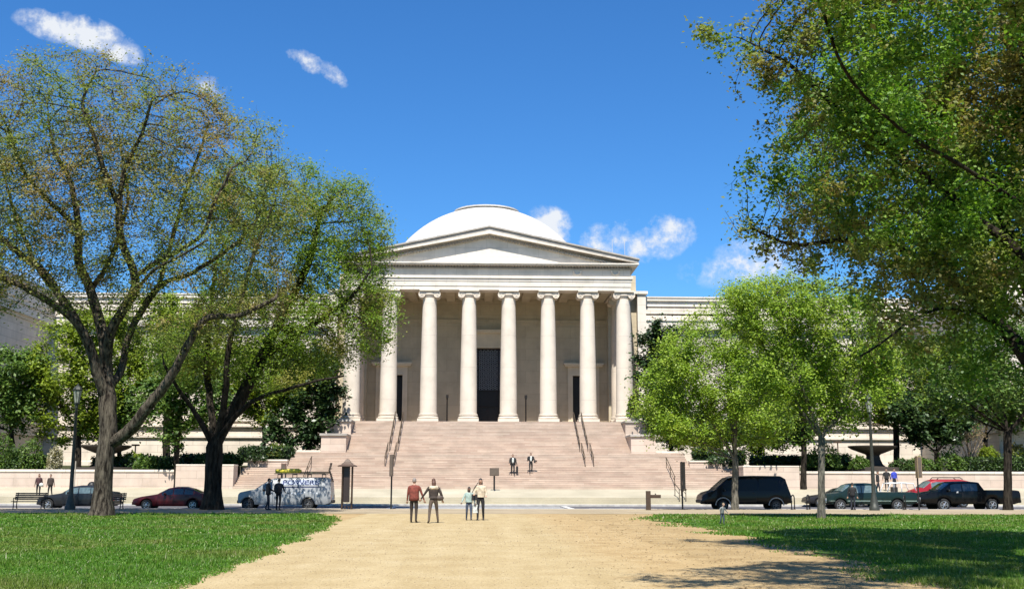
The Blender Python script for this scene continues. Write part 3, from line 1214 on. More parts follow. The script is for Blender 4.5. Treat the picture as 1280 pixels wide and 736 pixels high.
YWG = 118.3
zpar, zpar0 = zY(371.5, YWG), zY(400, YWG)
zcor0, zcor1 = zY(414, YWG), zY(401, YWG)
zwt0, zwt1 = zY(549, YWG), zY(535, YWG)
WX = 46.0


def wing_front(mb_wall, x0, x1, yf, depth):
    mb_wall.box(x0, x1, yf, yf + depth, 1, zcor0)


def wall_run(parent, x0, x1, yf, face='front'):
    """mouldings of one straight face; face 'front' looks to -y, else the x-facing return is handled by the box ends"""
    mb = MB()
    mb.box(x0, x1, yf - .55, yf + 1.5, zcor0 + .12, zcor1 - .12)
    mb.box(x0, x1, yf - .68, yf + 1.5, zcor1 - .12, zcor1)
    mb.box(x0, x1, yf - .18, yf + .02, zcor0 - .18, zcor0 + .12)
    c = mpart(mb, 'wing_cornice', M_MARBLE, parent)
    mb = MB()
    mb.box(x0, x1, yf + .10, yf + 1.5, zcor1, zpar - .45)
    mb.box(x0, x1, yf + .0, yf + 1.5, zcor1 + .55, zcor1 + .72)
    mb.box(x0, x1, yf - .0, yf + 1.5, zcor1 + 1.35, zcor1 + 1.5)
    mb.box(x0, x1, yf - .12, yf + 1.6, zpar - .45, zpar - .15)
    mb.box(x0, x1, yf - .2, yf + 1.6, zpar - .15, zpar)
    mpart(mb, 'parapet', M_MARBLE, parent)
    mb = MB()
    mb.box(x0, x1, yf - .22, yf + .02, zwt0, zwt0 + .22)
    mb.box(x0, x1, yf - .12, yf + .02, zwt1 - .3, zwt1)
    mb.box(x0, x1, yf - .32, yf + .02, zwt1 - .05, zwt1 + .12)
    mb.box(x0, x1, yf - .35, yf + .02, 1, 3.6)
    mpart(mb, 'water_table', M_WALLST, parent)


for s in (-1, 1):
    x0, x1 = sorted((CX + s * 16.8, CX + s * WX))
    mb = MB()
    mb.box(x0, x1, YWG, YWG + 24, 1, zpar - 1)
    wg = mpart(mb, 'wing', M_WALLST)
    wall_run(wg, x0, x1, YWG)
    for k in range(5):      # blind niches with frames
        xc = (x0 + x1) / 2 + (k - 2) * 5.2
        mb = MB()
        mb.box(xc - 1.35, xc - 1.0, YWG - .12, YWG + .02, zwt1 + .8, zcor0 - 2.2)
        mb.box(xc + 1.0, xc + 1.35, YWG - .12, YWG + .02, zwt1 + .8, zcor0 - 2.2)
        mb.box(xc - 1.6, xc + 1.6, YWG - .2, YWG + .02, zcor0 - 2.2, zcor0 - 1.7)
        mb.box(xc - 1.5, xc + 1.5, YWG - .18, YWG + .02, zwt1 + .55, zwt1 + .8)
        mpart(mb, 'niche_frame', M_MARBLE, wg)
    # junction pier beside the portico
    xp0, xp1 = sorted((CX + s * 15.9, CX + s * 16.8))
    mb = MB()
    zp = P(798, 369.5, YB).z
    mb.box(xp0, xp1, YB - 1.0, YB + 3, 1, zp)
    xq0, xq1 = sorted((CX + s * 14.4, CX + s * 17.0))
    mb.box(xq0, xq1, YB - 1.2, YB + 3, zp, zp + .3)
    mpart(mb, 'junction_pier', M_MARBLE)
    # end pavilion
    YP = 100.4
    x0, x1 = sorted((CX + s * WX, CX + s * 96))
    mb = MB()
    mb.box(x0, x1, YP, 150, 1, zpar - 1)
    pv = mpart(mb, 'pavilion', M_WALLST)
    wall_run(pv, x0, x1, YP)
    # the same mouldings on the inner return
    xi = CX + s * WX
    for nm_, items in (('return_cornice', ((.55, zcor0 + .12, zcor1 - .12), (.68, zcor1 - .12, zcor1), (.18, zcor0 - .18, zcor0 + .12))),
                       ('return_parapet', ((.02, zcor1, zpar - .45), (.12, zpar - .45, zpar - .15), (.2, zpar - .15, zpar), (.1, zcor1 + .55, zcor1 + .72), (.1, zcor1 + 1.35, zcor1 + 1.5))),
                       ('return_water_table', ((.22, zwt0, zwt0 + .22), (.12, zwt0 + .22, zwt1 - .05), (.32, zwt1 - .05, zwt1 + .12)))):
        mb = MB()
        for (o_, z0, z1) in items:
            a, b = sorted((xi - s * o_, xi + s * .02))
            mb.box(a, b, YP + .012, YWG - .21 - o_ * .6, z0, z1 - .001)
        mpart(mb, nm_, M_MARBLE, pv)

# slender dark stands on the porch floor
for px, lb in ((558.5, 'slim dark stand on the porch between the second and third full columns'), (657.5, 'slim dark stand on the porch just right of the great door')):
    b = P(px, 528, 111.6)
    e = empty('porch_stand', (b.x, 112.0, PF))
    tag(e, lb, 'stand', 'dark stands on the porch')
    MB().lathe([(.22, 0), (.22, .06), (.07, .1), (.07, 2.3), (.1, 2.32), (.1, 2.45)], n=10).build('post', M_BRONZE, e)
    MB().cbox(0, 0, 2.45, .26, .1, .3).build('finial', M_BRONZE, e)
#@@PART3
# ------------------------------------------------------------------ trees
def quad_mesh(name, verts, mat, parent):
    o = tri_mesh(name, verts, 4, mat)
    o.parent = parent
    return o


def leaf_cards(c, size, up=0.5, rng=RNG, aspect=0.55):
    """small folded diamond leaves at centres c"""
    n = len(c)
    nrm = rng.normal(0, 1, (n, 3))
    nrm[:, 2] = np.abs(nrm[:, 2])
    nrm = nrm + np.array(sun_dir) * (up * 2.2)
    nrm /= np.linalg.norm(nrm, axis=1)[:, None]
    t = rng.normal(0, 1, (n, 3))
    t -= nrm * (t * nrm).sum(1)[:, None]
    t /= np.linalg.norm(t, axis=1)[:, None] + 1e-9
    b = np.cross(nrm, t)
    s = size * rng.uniform(.6, 1.35, n)[:, None]
    v = np.zeros((n, 4, 3))
    v[:, 0] = c - t * s
    v[:, 1] = c + b * s * aspect + nrm * s * .18
    v[:, 2] = c + t * s
    v[:, 3] = c - b * s * aspect + nrm * s * .18
    return v.reshape(-1, 3)


def grow(limbs, attr, step, kill, infl, maxn, rng, lidx=None):
    """space colonisation from hand placed limbs; returns nodes, parents"""
    nodes, par = [], []
    for limb in limbs:
        pts = [np.array(p, float) for p in limb]
        first = len(nodes)
        if not nodes:
            last = -1
            nodes.append(pts[0])
            par.append(-1)
            last = 0
        else:
            d = np.linalg.norm(np.array(nodes) - pts[0], axis=1)
            last = int(d.argmin())
            pts = [nodes[last]] + pts[1:]
        # smooth the polyline (Catmull-Rom) and resample
        for a in range(len(pts) - 1):
            p0, p1, p2, p3 = pts[max(a - 1, 0)], pts[a], pts[a + 1], pts[min(a + 2, len(pts) - 1)]
            k = max(1, int(np.linalg.norm(p2 - p1) / step))
            for j in range(1, k + 1):
                t = j / k
                q = .5 * ((2 * p1) + (-p0 + p2) * t + (2 * p0 - 5 * p1 + 4 * p2 - p3) * t * t + (-p0 + 3 * p1 - 3 * p2 + p3) * t ** 3)
                q = q + rng.normal(0, step * .035, 3)
                nodes.append(q)
                par.append(last)
                last = len(nodes) - 1
        if lidx is not None:
            lidx.append((first, len(nodes)))
    A = attr
    nd = np.full(len(A), 1e9)
    ni = np.zeros(len(A), int)

    def update(idx):
        nonlocal nd, ni
        pts = np.array([nodes[i] for i in idx])
        for s in range(0, len(pts), 64):
            d = np.linalg.norm(A[:, None, :] - pts[None, s:s + 64, :], axis=2)
            j = d.argmin(1)
            dm_ = d[np.arange(len(A)), j]
            k = dm_ < nd
            nd[k] = dm_[k]
            ni[k] = np.array(idx[s:s + 64])[j[k]]
    update(list(range(len(nodes))))
    alive = nd > kill
    seen = set()
    for it in range(220):
        act = alive & (nd < infl)
        if not act.any() or len(nodes) > maxn:
            break
        idx = ni[act]
        dirs = A[act] - np.array(nodes)[idx]
        dirs /= np.linalg.norm(dirs, axis=1)[:, None] + 1e-9
        new = []
        for u in np.unique(idx):
            m = dirs[idx == u].sum(0)
            ln = np.linalg.norm(m)
            if ln < 1e-6:
                continue
            m = m / ln + rng.normal(0, .14, 3)
            if par[u] >= 0:
                back = nodes[u] - nodes[par[u]]
                bl = np.linalg.norm(back)
                if bl > 1e-6:
                    m = m + back / bl * .35
            m /= np.linalg.norm(m)
            q = nodes[u] + m * step
            key = (u, tuple(np.round(q / (step * .5)).astype(int)))
            if key in seen:
                continue
            seen.add(key)
            nodes.append(q)
            par.append(int(u))
            new.append(len(nodes) - 1)
        if not new:
            break
        update(new)
        alive &= nd > kill
    return np.array(nodes), np.array(par)


def tree_mesh(nodes, par, rtrunk, tip, z0, flare=.5, minr=0.0, forced=None, twig=0.0):
    trng = np.random.default_rng(17)
    n = len(nodes)
    ch = [[] for _ in range(n)]
    for i, p in enumerate(par):
        if p >= 0:
            ch[p].append(i)
    tips = sum(1 for c in ch if not c)
    e = min(3.2, max(1.5, math.log(max(tips, 3)) / math.log(rtrunk / tip)))
    acc = np.zeros(n)
    rad = np.zeros(n)
    for i in range(n - 1, -1, -1):
        rad[i] = tip if not ch[i] else max(tip, acc[i] ** (1 / e))
        if par[i] >= 0:
            acc[par[i]] += rad[i] ** e
    if forced:
        for (i0, i1), rr_ in forced:
            if rr_:
                for i in range(i0, i1):
                    rad[i] = max(rad[i], rr_[0] + (rr_[1] - rr_[0]) * (i - i0) / max(1, i1 - i0))
    mb = MB()
    stack = [(0, None)]
    while stack:
        s, pre = stack.pop()
        chain = ([pre] if pre is not None else []) + [s]
        cur = s
        while ch[cur]:
            c = max(ch[cur], key=lambda k: rad[k])
            for o_ in ch[cur]:
                if o_ != c:
                    stack.append((o_, cur))
            chain.append(c)
            cur = c
        pts, rr = [], []
        for k, i in enumerate(chain):
            r = rad[i]
            if k == 0 and pre is not None:
                r = rad[chain[1]] * 1.12
            h = nodes[i][2] - z0
            if h < 1.6 and rad[i] > .3 * rtrunk:
                r *= 1 + flare * max(0, 1 - h / 1.6) ** 2.2
            pts.append(nodes[i])
            rr.append(r)
        rm = max(rr)
        if rm < minr:
            continue
        nn = 12 if rm > .25 else 8 if rm > .1 else 5 if rm > .04 else 3
        mb.tube(pts, rr, nn, cap=False)
    if twig:
        for i in range(n):
            if rad[i] < tip * 1.6 and par[i] >= 0 and trng.random() < twig:
                b = Vector(nodes[i])
                d = (b - Vector(nodes[par[i]])).normalized() + Vector(trng.normal(0, .55, 3)) + Vector((0, 0, .15))
                d = d.normalized() * trng.uniform(.6, 1.6) * float(np.linalg.norm(nodes[i] - nodes[par[i]]))
                mb.tube([b, b + d * .55 + Vector(trng.normal(0, .03, 3)), b + d], [tip * .6, tip * .45, tip * .2], 3, cap=False)
    return mb, rad, ch


def sample_crown(blobs, n, rng, shell=2.0):
    """blobs: (centre, radii); uniform over total volume, a little denser to the outside"""
    vol = np.array([b[1][0] * b[1][1] * b[1][2] for b in blobs])
    cnt = rng.multinomial(n, vol / vol.sum())
    res = []
    for (c, r), k in zip(blobs, cnt):
        d = rng.normal(0, 1, (k, 3))
        d /= np.linalg.norm(d, axis=1)[:, None]
        u = rng.random(k) ** (1 / (3 + shell))
        res.append(np.array(c) + d * u[:, None] * np.array(r))
    return np.concatenate(res)


def pblob(px, py, rx, ry, Y, depth=None):
    c = P(px, py, Y)
    k = Y / F_PX * 1.03
    return ((c.x, c.y, c.z), (rx * k, depth if depth else max(rx, ry) * k * .9, ry * k))


def make_tree(name, label, limbs, blobs, rtrunk, leafmat, barkm, nattr=600, step=.45, kill=.7, infl=9, nleaf=15000, leaf=.16, spread=.45,
              tip=.014, seed=1, group='trees around the museum lawn', gap=.35, flare=.5, minr=0.0, thin=3.0, maxn=6000, up=.5, aspect=.55, extra=None, limb_r=None, twig=0.0):
    rng = np.random.default_rng(seed)
    base = limbs[0][0]
    e = empty(name, base)
    tag(e, label, 'tree', group)
    A = sample_crown(blobs, nattr, rng)
    lidx = []
    nodes, par = grow(limbs, A, step, kill, infl, maxn, rng, lidx)
    mb, rad, ch = tree_mesh(nodes, par, rtrunk, tip, base[2], flare, minr, list(zip(lidx, limb_r)) if limb_r else None, twig)
    mb.v = [(x - base[0], y - base[1], z - base[2]) for x, y, z in mb.v]
    tr = mb.build('trunk', barkm, e, smooth=True)
    thin_i = np.where((rad < tip * thin) & (par >= 0))[0]
    if extra is not None:
        thin_i = thin_i[[extra(nodes[i]) for i in thin_i]]
    # clumpy: each twig region has its own density
    key = np.floor(nodes[thin_i] / 1.1).astype(int)
    hsh = ((key[:, 0] * 73856093) ^ (key[:, 1] * 19349663) ^ (key[:, 2] * 83492791)) % 1000 / 1000.0
    w = np.where(hsh < gap, .15, .5 + hsh)
    w /= w.sum()
    pick = rng.choice(thin_i, nleaf, p=w)
    pp = par[pick]
    t = rng.random(nleaf)[:, None]
    c = nodes[pick] * t + nodes[pp] * (1 - t) + rng.normal(0, spread, (nleaf, 3)) * rng.random((nleaf, 1)) ** .5
    v = leaf_cards(c, leaf, up, rng, aspect) - np.array(base)
    quad_mesh('crown', v, leafmat, e)
    return e


def T(*pts):
    return [tuple(p) for p in pts]


def L2(base_y, *pp):
    """limb from (px, py, depth offset) points"""
    return [tuple(P(x, y, base_y + d)) for x, y, d in pp]


BARK_ELM = bark_mat('elm_bark', (0.012, 0.009, 0.007), (0.155, 0.13, 0.098))
BARK_DARK = bark_mat('dark_bark', (0.010, 0.008, 0.006), (0.052, 0.043, 0.033))
BARK_PALE = bark_mat('pale_bark', (0.06, 0.055, 0.045), (0.25, 0.225, 0.18), 4)
LEAF_ELM = leaf_mat('elm_leaf', [(0, (0.095, 0.140, 0.0290)), (.5, (0.161, 0.215, 0.0435)), (1, (0.264, 0.309, 0.0725))],
                    patch=[(0, (0.161, 0.108, 0.0507)), (.5, (0.254, 0.186, 0.0815)), (1, (0.321, 0.280, 0.1087))], patch_scale=.28, patch_lo=.46, patch_hi=.60, transl=.48)
LEAF_ELM2 = leaf_mat('elm_leaf_green', [(0, (0.081, 0.149, 0.0182)), (.5, (0.144, 0.236, 0.0260)), (1, (0.252, 0.333, 0.0455))],
                     patch=[(0, (0.127, 0.131, 0.0260)), (.5, (0.198, 0.202, 0.0391)), (1, (0.288, 0.264, 0.0650))], patch_scale=.3, patch_lo=.5, patch_hi=.62, transl=.48)
LEAF_BRIGHT = leaf_mat('bright_spring_leaf', [(0, (0.113, 0.196, 0.0172)), (.5, (0.197, 0.309, 0.0264)), (1, (0.308, 0.411, 0.0528))],
                       patch=[(0, (0.154, 0.237, 0.0211)), (1, (0.343, 0.418, 0.0594))], patch_scale=.4, transl=.4)
LEAF_NEAR = leaf_mat('near_elm_leaf', [(0, (0.063, 0.151, 0.0196)), (.5, (0.125, 0.246, 0.0275)), (1, (0.228, 0.368, 0.0549))],
                     patch=[(0, (0.125, 0.103, 0.0353)), (.5, (0.217, 0.180, 0.0589)), (1, (0.296, 0.272, 0.0980))], patch_scale=.32, patch_lo=.46, patch_hi=.60, transl=.48)
LEAF_DARK = leaf_mat('dark_glossy_leaf', [(0, (0.012, 0.028, 0.009)), (.6, (0.026, 0.052, 0.014)), (1, (0.06, 0.10, 0.03))], transl=.12, rough=.35)
LEAF_MID = leaf_mat('mid_green_leaf', [(0, (0.048, 0.097, 0.0169)), (.6, (0.083, 0.152, 0.0242)), (1, (0.152, 0.221, 0.0424))], transl=.3)
LEAF_YG = leaf_mat('yellow_green_leaf', [(0, (0.111, 0.167, 0.0145)), (.6, (0.194, 0.264, 0.0218)), (1, (0.291, 0.347, 0.0484))], transl=.4)
LEAF_HEDGE = leaf_mat('hedge_leaf', [(0, (0.020, 0.045, 0.010)), (.6, (0.042, 0.085, 0.016)), (1, (0.085, 0.13, 0.03))], transl=.2)
LEAF_PALE = leaf_mat('pale_blossom', [(0, (0.20, 0.20, 0.10)), (.5, (0.36, 0.33, 0.22)), (1, (0.5, 0.45, 0.36))], transl=.3)

# --- great elm on the left lawn
g = G(127, 645)
Y1 = g.y
limbs = [
    [tuple(g)] + L2(Y1, (129, 610, 0), (131, 575, 0), (135, 545, 0), (135, 510, 0), (134, 476, .2)),
    L2(Y1, (134, 476, .2), (132, 445, .3), (128, 415, .4), (113, 362, .6), (99, 328, .8), (98, 285, 1.1), (88, 228, 1.4), (70, 193, 1.8), (60, 150, 2.2)),
    L2(Y1, (132, 500, 0), (124, 475, -.3), (110, 428, -.8), (84, 392, -1.5), (28, 358, -2.2), (-8, 342, -2.8), (-60, 300, -3.3)),
    L2(Y1, (84, 392, -1.5), (60, 345, -.8), (30, 322, -.4), (-10, 285, .5), (-50, 230, 1)),
    L2(Y1, (133, 455, .2), (140, 411, -.4), (165, 369, -1), (168, 345, -1.2), (152, 300, -1.4), (149, 262, -1.6), (156, 213, -1.8), (177, 168, -2.3), (190, 125, -2.8)),
    L2(Y1, (149, 262, -1.6), (130, 213, -2.2), (116, 165, -2.5), (103, 128, -2.6), (120, 90, -2.6)),
    L2(Y1, (135, 490, 0), (150, 465, .8), (163, 415, 1.6), (199, 358, 2.4), (242, 340, 3.0), (300, 300, 3.6), (330, 260, 4)),
    L2(Y1, (199, 358, 2.4), (215, 300, 2.8), (232, 240, 3.0), (250, 190, 3.3), (262, 150, 3.4)),
    L2(Y1, (140, 555, 0), (160, 540, -.3), (182, 512, -.8), (200, 490, -1.1), (215, 468, -1.4), (238, 425, -1.8), (259, 397, -2.0), (300, 394, -2.4), (345, 372, -2.6)),
    L2(Y1, (168, 345, -1.2), (200, 325, -2.4), (251, 295, -3.4), (268, 254, -3.8), (290, 210, -4.2)),
    L2(Y1, (165, 369, -1), (190, 340, -2.5), (225, 320, -4), (260, 300, -5)),
    L2(Y1, (113, 362, .6), (135, 330, 2), (150, 290, 3.3), (160, 240, 4.4), (150, 180, 5)),
    L2(Y1, (110, 428, -.8), (85, 380, 1.0), (50, 340, 2.6), (20, 270, 4), (0, 200, 5)),
    L2(Y1, (98, 285, 1.1), (60, 250, .6), (30, 215, .3), (10, 160, 0)),
]
blobs = [pblob(95, 155, 120, 85, Y1, 5.5), pblob(20, 215, 130, 115, Y1, 5.5), pblob(190, 165, 90, 75, Y1, 5), pblob(150, 95, 48, 30, Y1, 3), pblob(250, 190, 75, 75, Y1, 4.5),
         pblob(130, 260, 150, 90, Y1, 6), pblob(265, 290, 90, 80, Y1, 5), pblob(-60, 260, 130, 130, Y1, 5.5), pblob(50, 350, 130, 45, Y1, 5),
         pblob(225, 390, 80, 50, Y1, 4.5), pblob(320, 360, 50, 50, Y1, 3.5), pblob(305, 195, 55, 55, Y1, 4), pblob(330, 250, 55, 60, Y1, 4), pblob(85, 78, 30, 16, Y1, 2), pblob(40, 110, 40, 22, Y1, 3), pblob(240, 118, 40, 24, Y1, 3)]
make_tree('elm_tree', 'largest tree on the left, great spreading elm with brownish new leaves and bare dark limbs', limbs, blobs, .42, LEAF_ELM, BARK_ELM, limb_r=[(.42, .34), (.30, .05), (.26, .06), (.10, .03), (.26, .05), (.12, .03), (.2, .05), (.1, .03), (.30, .08), (.13, .04), (.10, .03), (.14, .04), (.14, .04), (.1, .03)],
          nattr=7500, step=.34, kill=.42, infl=4.5, twig=.9, nleaf=140000, leaf=.068, spread=.38, tip=.0095, seed=3, gap=.33, flare=.55, maxn=36000, thin=2.8)

# --- second elm by the kerb
g = G(265, 637)
g.y = 66.5
g = Vector((P(265, 635, 66.5).x, 66.5, 0))
Y2 = g.y
limbs = [
    [tuple(g)] + L2(Y2, (266, 610, 0), (267, 585, 0), (268, 560, 0)),
    L2(Y2, (268, 560, 0), (258, 540, -.4), (240, 510, -.8), (222, 485, -1.5), (205, 455, -2)),
    L2(Y2, (268, 560, 0), (266, 530, .8), (262, 495, 1.6), (258, 455, 2.4), (262, 400, 3), (270, 330, 3.5)),
    L2(Y2, (268, 560, 0), (275, 530, -.3), (282, 490, -.8), (285, 440, -1.4), (300, 380, -2), (320, 310, -2.4), (345, 250, -2.8)),
    L2(Y2, (270, 555, 0), (285, 525, .5), (305, 490, 1.2), (325, 450, 1.8), (350, 400, 2.4), (385, 330, 2.8), (400, 270, 3.2)),
    L2(Y2, (272, 550, 0), (295, 520, -.8), (322, 498, -1.6), (355, 488, -2.4), (395, 476, -3), (430, 470, -3.4)),
    L2(Y2, (325, 450, 1.8), (360, 425, 1.0), (400, 400, .2), (440, 370, -.4), (465, 335, -.8)),
]
blobs = [pblob(355, 250, 78, 50, Y2 + 2.4, 4), pblob(478, 395, 24, 50, Y2 + .8, 2.5), pblob(300, 250, 50, 50, Y2 + 2.4, 4), pblob(475, 300, 22, 34, Y2 + 2.4, 2.5), pblob(415, 285, 66, 62, Y2 + 2.4, 4), pblob(420, 350, 62, 62, Y2 + 2.4, 4), pblob(330, 330, 85, 70, Y2 + 2.4, 4.3), pblob(400, 415, 72, 50, Y2 + 2.4, 4.5),
         pblob(300, 420, 85, 60, Y2 + 2.4, 4), pblob(345, 462, 70, 28, Y2 + 2.4, 4), pblob(235, 440, 55, 40, Y2 + 2.4, 4), pblob(460, 405, 30, 50, Y2 + 2.4, 3), pblob(432, 250, 40, 28, Y2 + 2.4, 3), pblob(455, 320, 36, 50, Y2 + 2.4, 3)]
make_tree('elm_tree', 'dense green elm at the kerb between the red sedan and the grey van', limbs, blobs, .50, LEAF_ELM2, BARK_DARK, limb_r=[(.46, .42), (.20, .07), (.22, .06), (.22, .05), (.2, .05), (.17, .05), (.12, .04)],
          nattr=5000, step=.40, kill=.5, infl=6, twig=.6, nleaf=115000, leaf=.080, spread=.44, tip=.010, seed=5, gap=.28, maxn=26000, thin=3)

# --- near elm on the right, trunk beyond the frame, crown hanging in
Y3 = 21.0
b3 = Vector((P(1335, 500, Y3).x, Y3, 0))
limbs = [
    [tuple(b3), tuple(b3 + Vector((0, 0, 1.5))), tuple(b3 + Vector((-.05, 0, 3.0)))],
    [tuple(b3 + Vector((-.05, 0, 3.0)))] + L2(Y3, (1300, 440, -.2), (1292, 385, -.3), (1294, 330, -.4), (1300, 270, -.6), (1308, 190, -.8), (1304, 110, -1), (1296, 30, -1.2), (1290, -60, -1.4)),
    [tuple(b3 + Vector((-.05, 0, 3.0)))] + L2(Y3, (1290, 455, .5), (1262, 420, 1.2), (1225, 380, 2), (1185, 345, 2.7), (1140, 318, 3.3), (1100, 305, 3.6), (1050, 300, 4), (990, 305, 4.2), (940, 285, 4.3)),
    [tuple(b3 + Vector((-.05, 0, 3.0)))] + L2(Y3, (1330, 380, .4), (1310, 300, 1), (1290, 200, 1.6), (1280, 90, 2.4), (1275, -40, 3.2), (1270, -150, 4)),
    L2(Y3, (1294, 330, -.4), (1225, 275, .3), (1150, 215, 1.2), (1090, 170, 2), (1040, 130, 2.5), (985, 80, 2.8), (920, 45, 3)),
    L2(Y3, (1300, 270, -.6), (1215, 215, -1.5), (1130, 165, -2.2), (1060, 95, -3.4), (1030, 20, -3.8), (1000, -60, -4)),
    L2(Y3, (1262, 420, 1.2), (1230, 395, .4), (1180, 385, -.2), (1140, 400, -.6), (1100, 430, -.9), (1075, 445, -1)),
    L2(Y3, (1310, 300, 1), (1260, 240, 3), (1200, 160, 4.5), (1140, 80, 5.5), (1090, 0, 6), (1060, -100, 6.5)),
    [tuple(b3 + Vector((-.05, 0, 3.0))), (b3.x + .2, 18.8, 6.0), (10.6, 16, 8.3), (8.4, 14.4, 9.7), (6.2, 13.4, 10.0), (4.4, 12.6, 9.9)],
    [tuple(b3 + Vector((-.05, 0, 3.0))), (b3.x + 1.5, Y3 + 1, 6), (b3.x + 3.5, Y3 + 2.5, 9.5), (b3.x + 5, Y3 + 3, 13)],
    [tuple(b3 + Vector((-.05, 0, 3.0))), (b3.x + .6, Y3 + 2.5, 6), (b3.x + 1.2, Y3 + 5.5, 9), (b3.x + 1.5, Y3 + 8, 12)],
]
blobs = [pblob(1010, 70, 85, 65, Y3 + 2.5, 2.6), pblob(1100, 60, 120, 110, Y3 + 1, 2.8), pblob(1020, 215, 75, 70, Y3 + 3, 2.6), pblob(940, 248, 44, 42, Y3 + 4, 1.5), pblob(968, 300, 62, 28, Y3 + 4, 1.7), pblob(908, 218, 16, 14, Y3 + 4, .6), pblob(906, 282, 16, 16, Y3 + 4, .6), pblob(918, 322, 16, 14, Y3 + 4, .6), pblob(882, 30, 20, 20, Y3 + 3, .8), pblob(935, 108, 18, 18, Y3 + 3, .8), pblob(970, 120, 40, 40, Y3 + 3, 1.2), pblob(960, 180, 26, 26, Y3 + 3.5, 1), pblob(930, 60, 40, 30, Y3 + 3, 1.2),
         pblob(1110, 220, 110, 100, Y3 + 1, 2.8), pblob(1220, 120, 140, 150, Y3 + 1.5, 3), pblob(1230, 290, 110, 95, Y3 + .5, 2.8), pblob(1085, 335, 80, 45, Y3 + 2, 2.5), pblob(1110, 405, 60, 45, Y3 - .5, 1.5),
         pblob(905, 35, 26, 26, Y3 + 3, 1.2), pblob(1220, -90, 200, 110, Y3 + 2, 3), pblob(1380, 60, 150, 180, Y3 + 2, 3), pblob(1190, 400, 70, 45, Y3 + 1, 2), pblob(1110, 440, 50, 38, Y3 - .8, 1.3), pblob(1215, 445, 60, 50, Y3 + 1, 1.8), pblob(1150, 345, 70, 40, Y3 + 1, 2), pblob(1060, -40, 110, 60, Y3 + 1, 3),
         ((5.2, 13.2, 9.5), (3.3, 2.8, 1.5)), ((6.0, 13.6, 9.6), (2.6, 2.2, 1.2)), ((8.6, 15.5, 9.8), (2.6, 2.6, 2.0)),
         ((b3.x + 4, Y3 + 5, 9), (5, 5, 4)), ((b3.x + 1, Y3 + 8, 10), (4.5, 4, 3))]
make_tree('elm_tree', 'near dark elm whose leafy boughs overhang the upper right, its trunk out of view', limbs, blobs, .30, LEAF_NEAR, BARK_DARK, limb_r=[(.34, .32), (.08, .015), (.17, .02), (.16, .03), (.045, .012), (.045, .012), (.05, .015), (.055, .015), (.1, .03), (.1, .03), (.1, .03)],
          nattr=8000, step=.20, kill=.26, infl=3.2, twig=.4, nleaf=330000, leaf=.050, spread=.21, tip=.005, seed=8, gap=.42, maxn=45000, thin=3.2, up=.25, aspect=.6)

# --- two bright young trees right of the steps
def round_tree(name, label, px, py, Yb, fork_py, blobs_px, rtrunk, lm, bm_, seed, nattr=700, nleaf=24000, leaf=.13, step=.4, kill=.6, spread=.4, gap=.2, tip=.010, base_z=0.0, lean=0, nl=6, group='trees around the museum lawn', thin=3.0, minr=0.0):
    b = P(px, py, Yb)
    b.z = base_z
    fk = P(px + lean, fork_py, Yb)
    rnd = random.Random(seed)
    limbs = [[tuple(b), tuple(b.lerp(fk, .5) + Vector((rnd.uniform(-.06, .06), 0, 0))), tuple(fk)]]
    bl = [pblob(x, y, rx, ry, Yb + (d if d else 0)) for x, y, rx, ry, d in blobs_px]
    order = sorted(range(len(bl)), key=lambda i: -bl[i][1][0])
    for k in range(nl):
        c, r = bl[order[k % len(bl)]]
        a = rnd.uniform(0, 2 * PI)
        tgt = Vector((c[0] + r[0] * .55 * math.cos(a), c[1] + r[1] * .55 * math.sin(a), c[2] + r[2] * rnd.uniform(-.2, .6)))
        mid = Vector(fk).lerp(tgt, .5) + Vector((0, 0, -.06 * (tgt - fk).length))
        mid.z = max(mid.z, fk.z + .2)
        limbs.append([tuple(fk), tuple(mid), tuple(tgt)])
    return make_tree(name, label, limbs, bl, rtrunk, lm, bm_, nattr=nattr, step=step, kill=kill, infl=8, nleaf=nleaf, leaf=leaf, spread=spread, tip=tip, seed=seed, gap=gap, flare=.35, group=group, thin=thin, minr=minr)


round_tree('young_tree', 'bright green young tree rising in front of the black van', 919, 636, 67.8, 575,
           [(880, 470, 70, 62, 0), (840, 500, 46, 48, 0), (905, 425, 55, 48, 0), (930, 510, 70, 48, 0), (870, 535, 62, 26, 0), (940, 460, 60, 60, 0), (935, 385, 40, 34, 0), (815, 470, 18, 22, 0), (800, 500, 14, 24, 0), (872, 412, 24, 20, 0), (905, 378, 24, 20, 0), (826, 535, 24, 20, 0), (800, 520, 12, 14, 0)], .19, LEAF_BRIGHT, BARK_PALE, 11, 2800, 64000, .08, step=.34, kill=.45, gap=.42)
g = G(1027, 648)
round_tree('young_tree', 'bright green young tree with a pale slim trunk on the right lawn', 1027, 648, g.y, 548,
           [(985, 395, 80, 50, 0), (940, 385, 40, 36, 0), (1050, 420, 75, 60, 0), (1000, 465, 70, 48, 0), (1065, 480, 55, 40, 0), (1095, 430, 40, 45, 0), (1030, 375, 40, 30, 0), (960, 500, 40, 30, 0), (1000, 352, 34, 16, 0), (960, 358, 22, 16, 0), (920, 372, 20, 16, 0), (1090, 392, 26, 26, 0), (1108, 480, 20, 34, 0), (1050, 520, 40, 22, 0), (1000, 520, 30, 22, 0)], .16, LEAF_BRIGHT, BARK_PALE, 12, 2800, 64000, .066, step=.28, kill=.36, spread=.30, gap=.42)
# thin shrubby tree and slim dark trunk at far right kerb
round_tree('kerbside_tree', 'slim dark tree behind the tail of the black pickup', 1260, 636, 68.2, 540,
           [(1215, 480, 70, 42, 0), (1165, 500, 42, 30, 0), (1290, 450, 60, 60, 0), (1150, 450, 50, 40, 0), (1250, 430, 60, 40, 0)], .24, LEAF_MID, BARK_DARK, 13, 800, 15000, .125, gap=.35, nl=6)
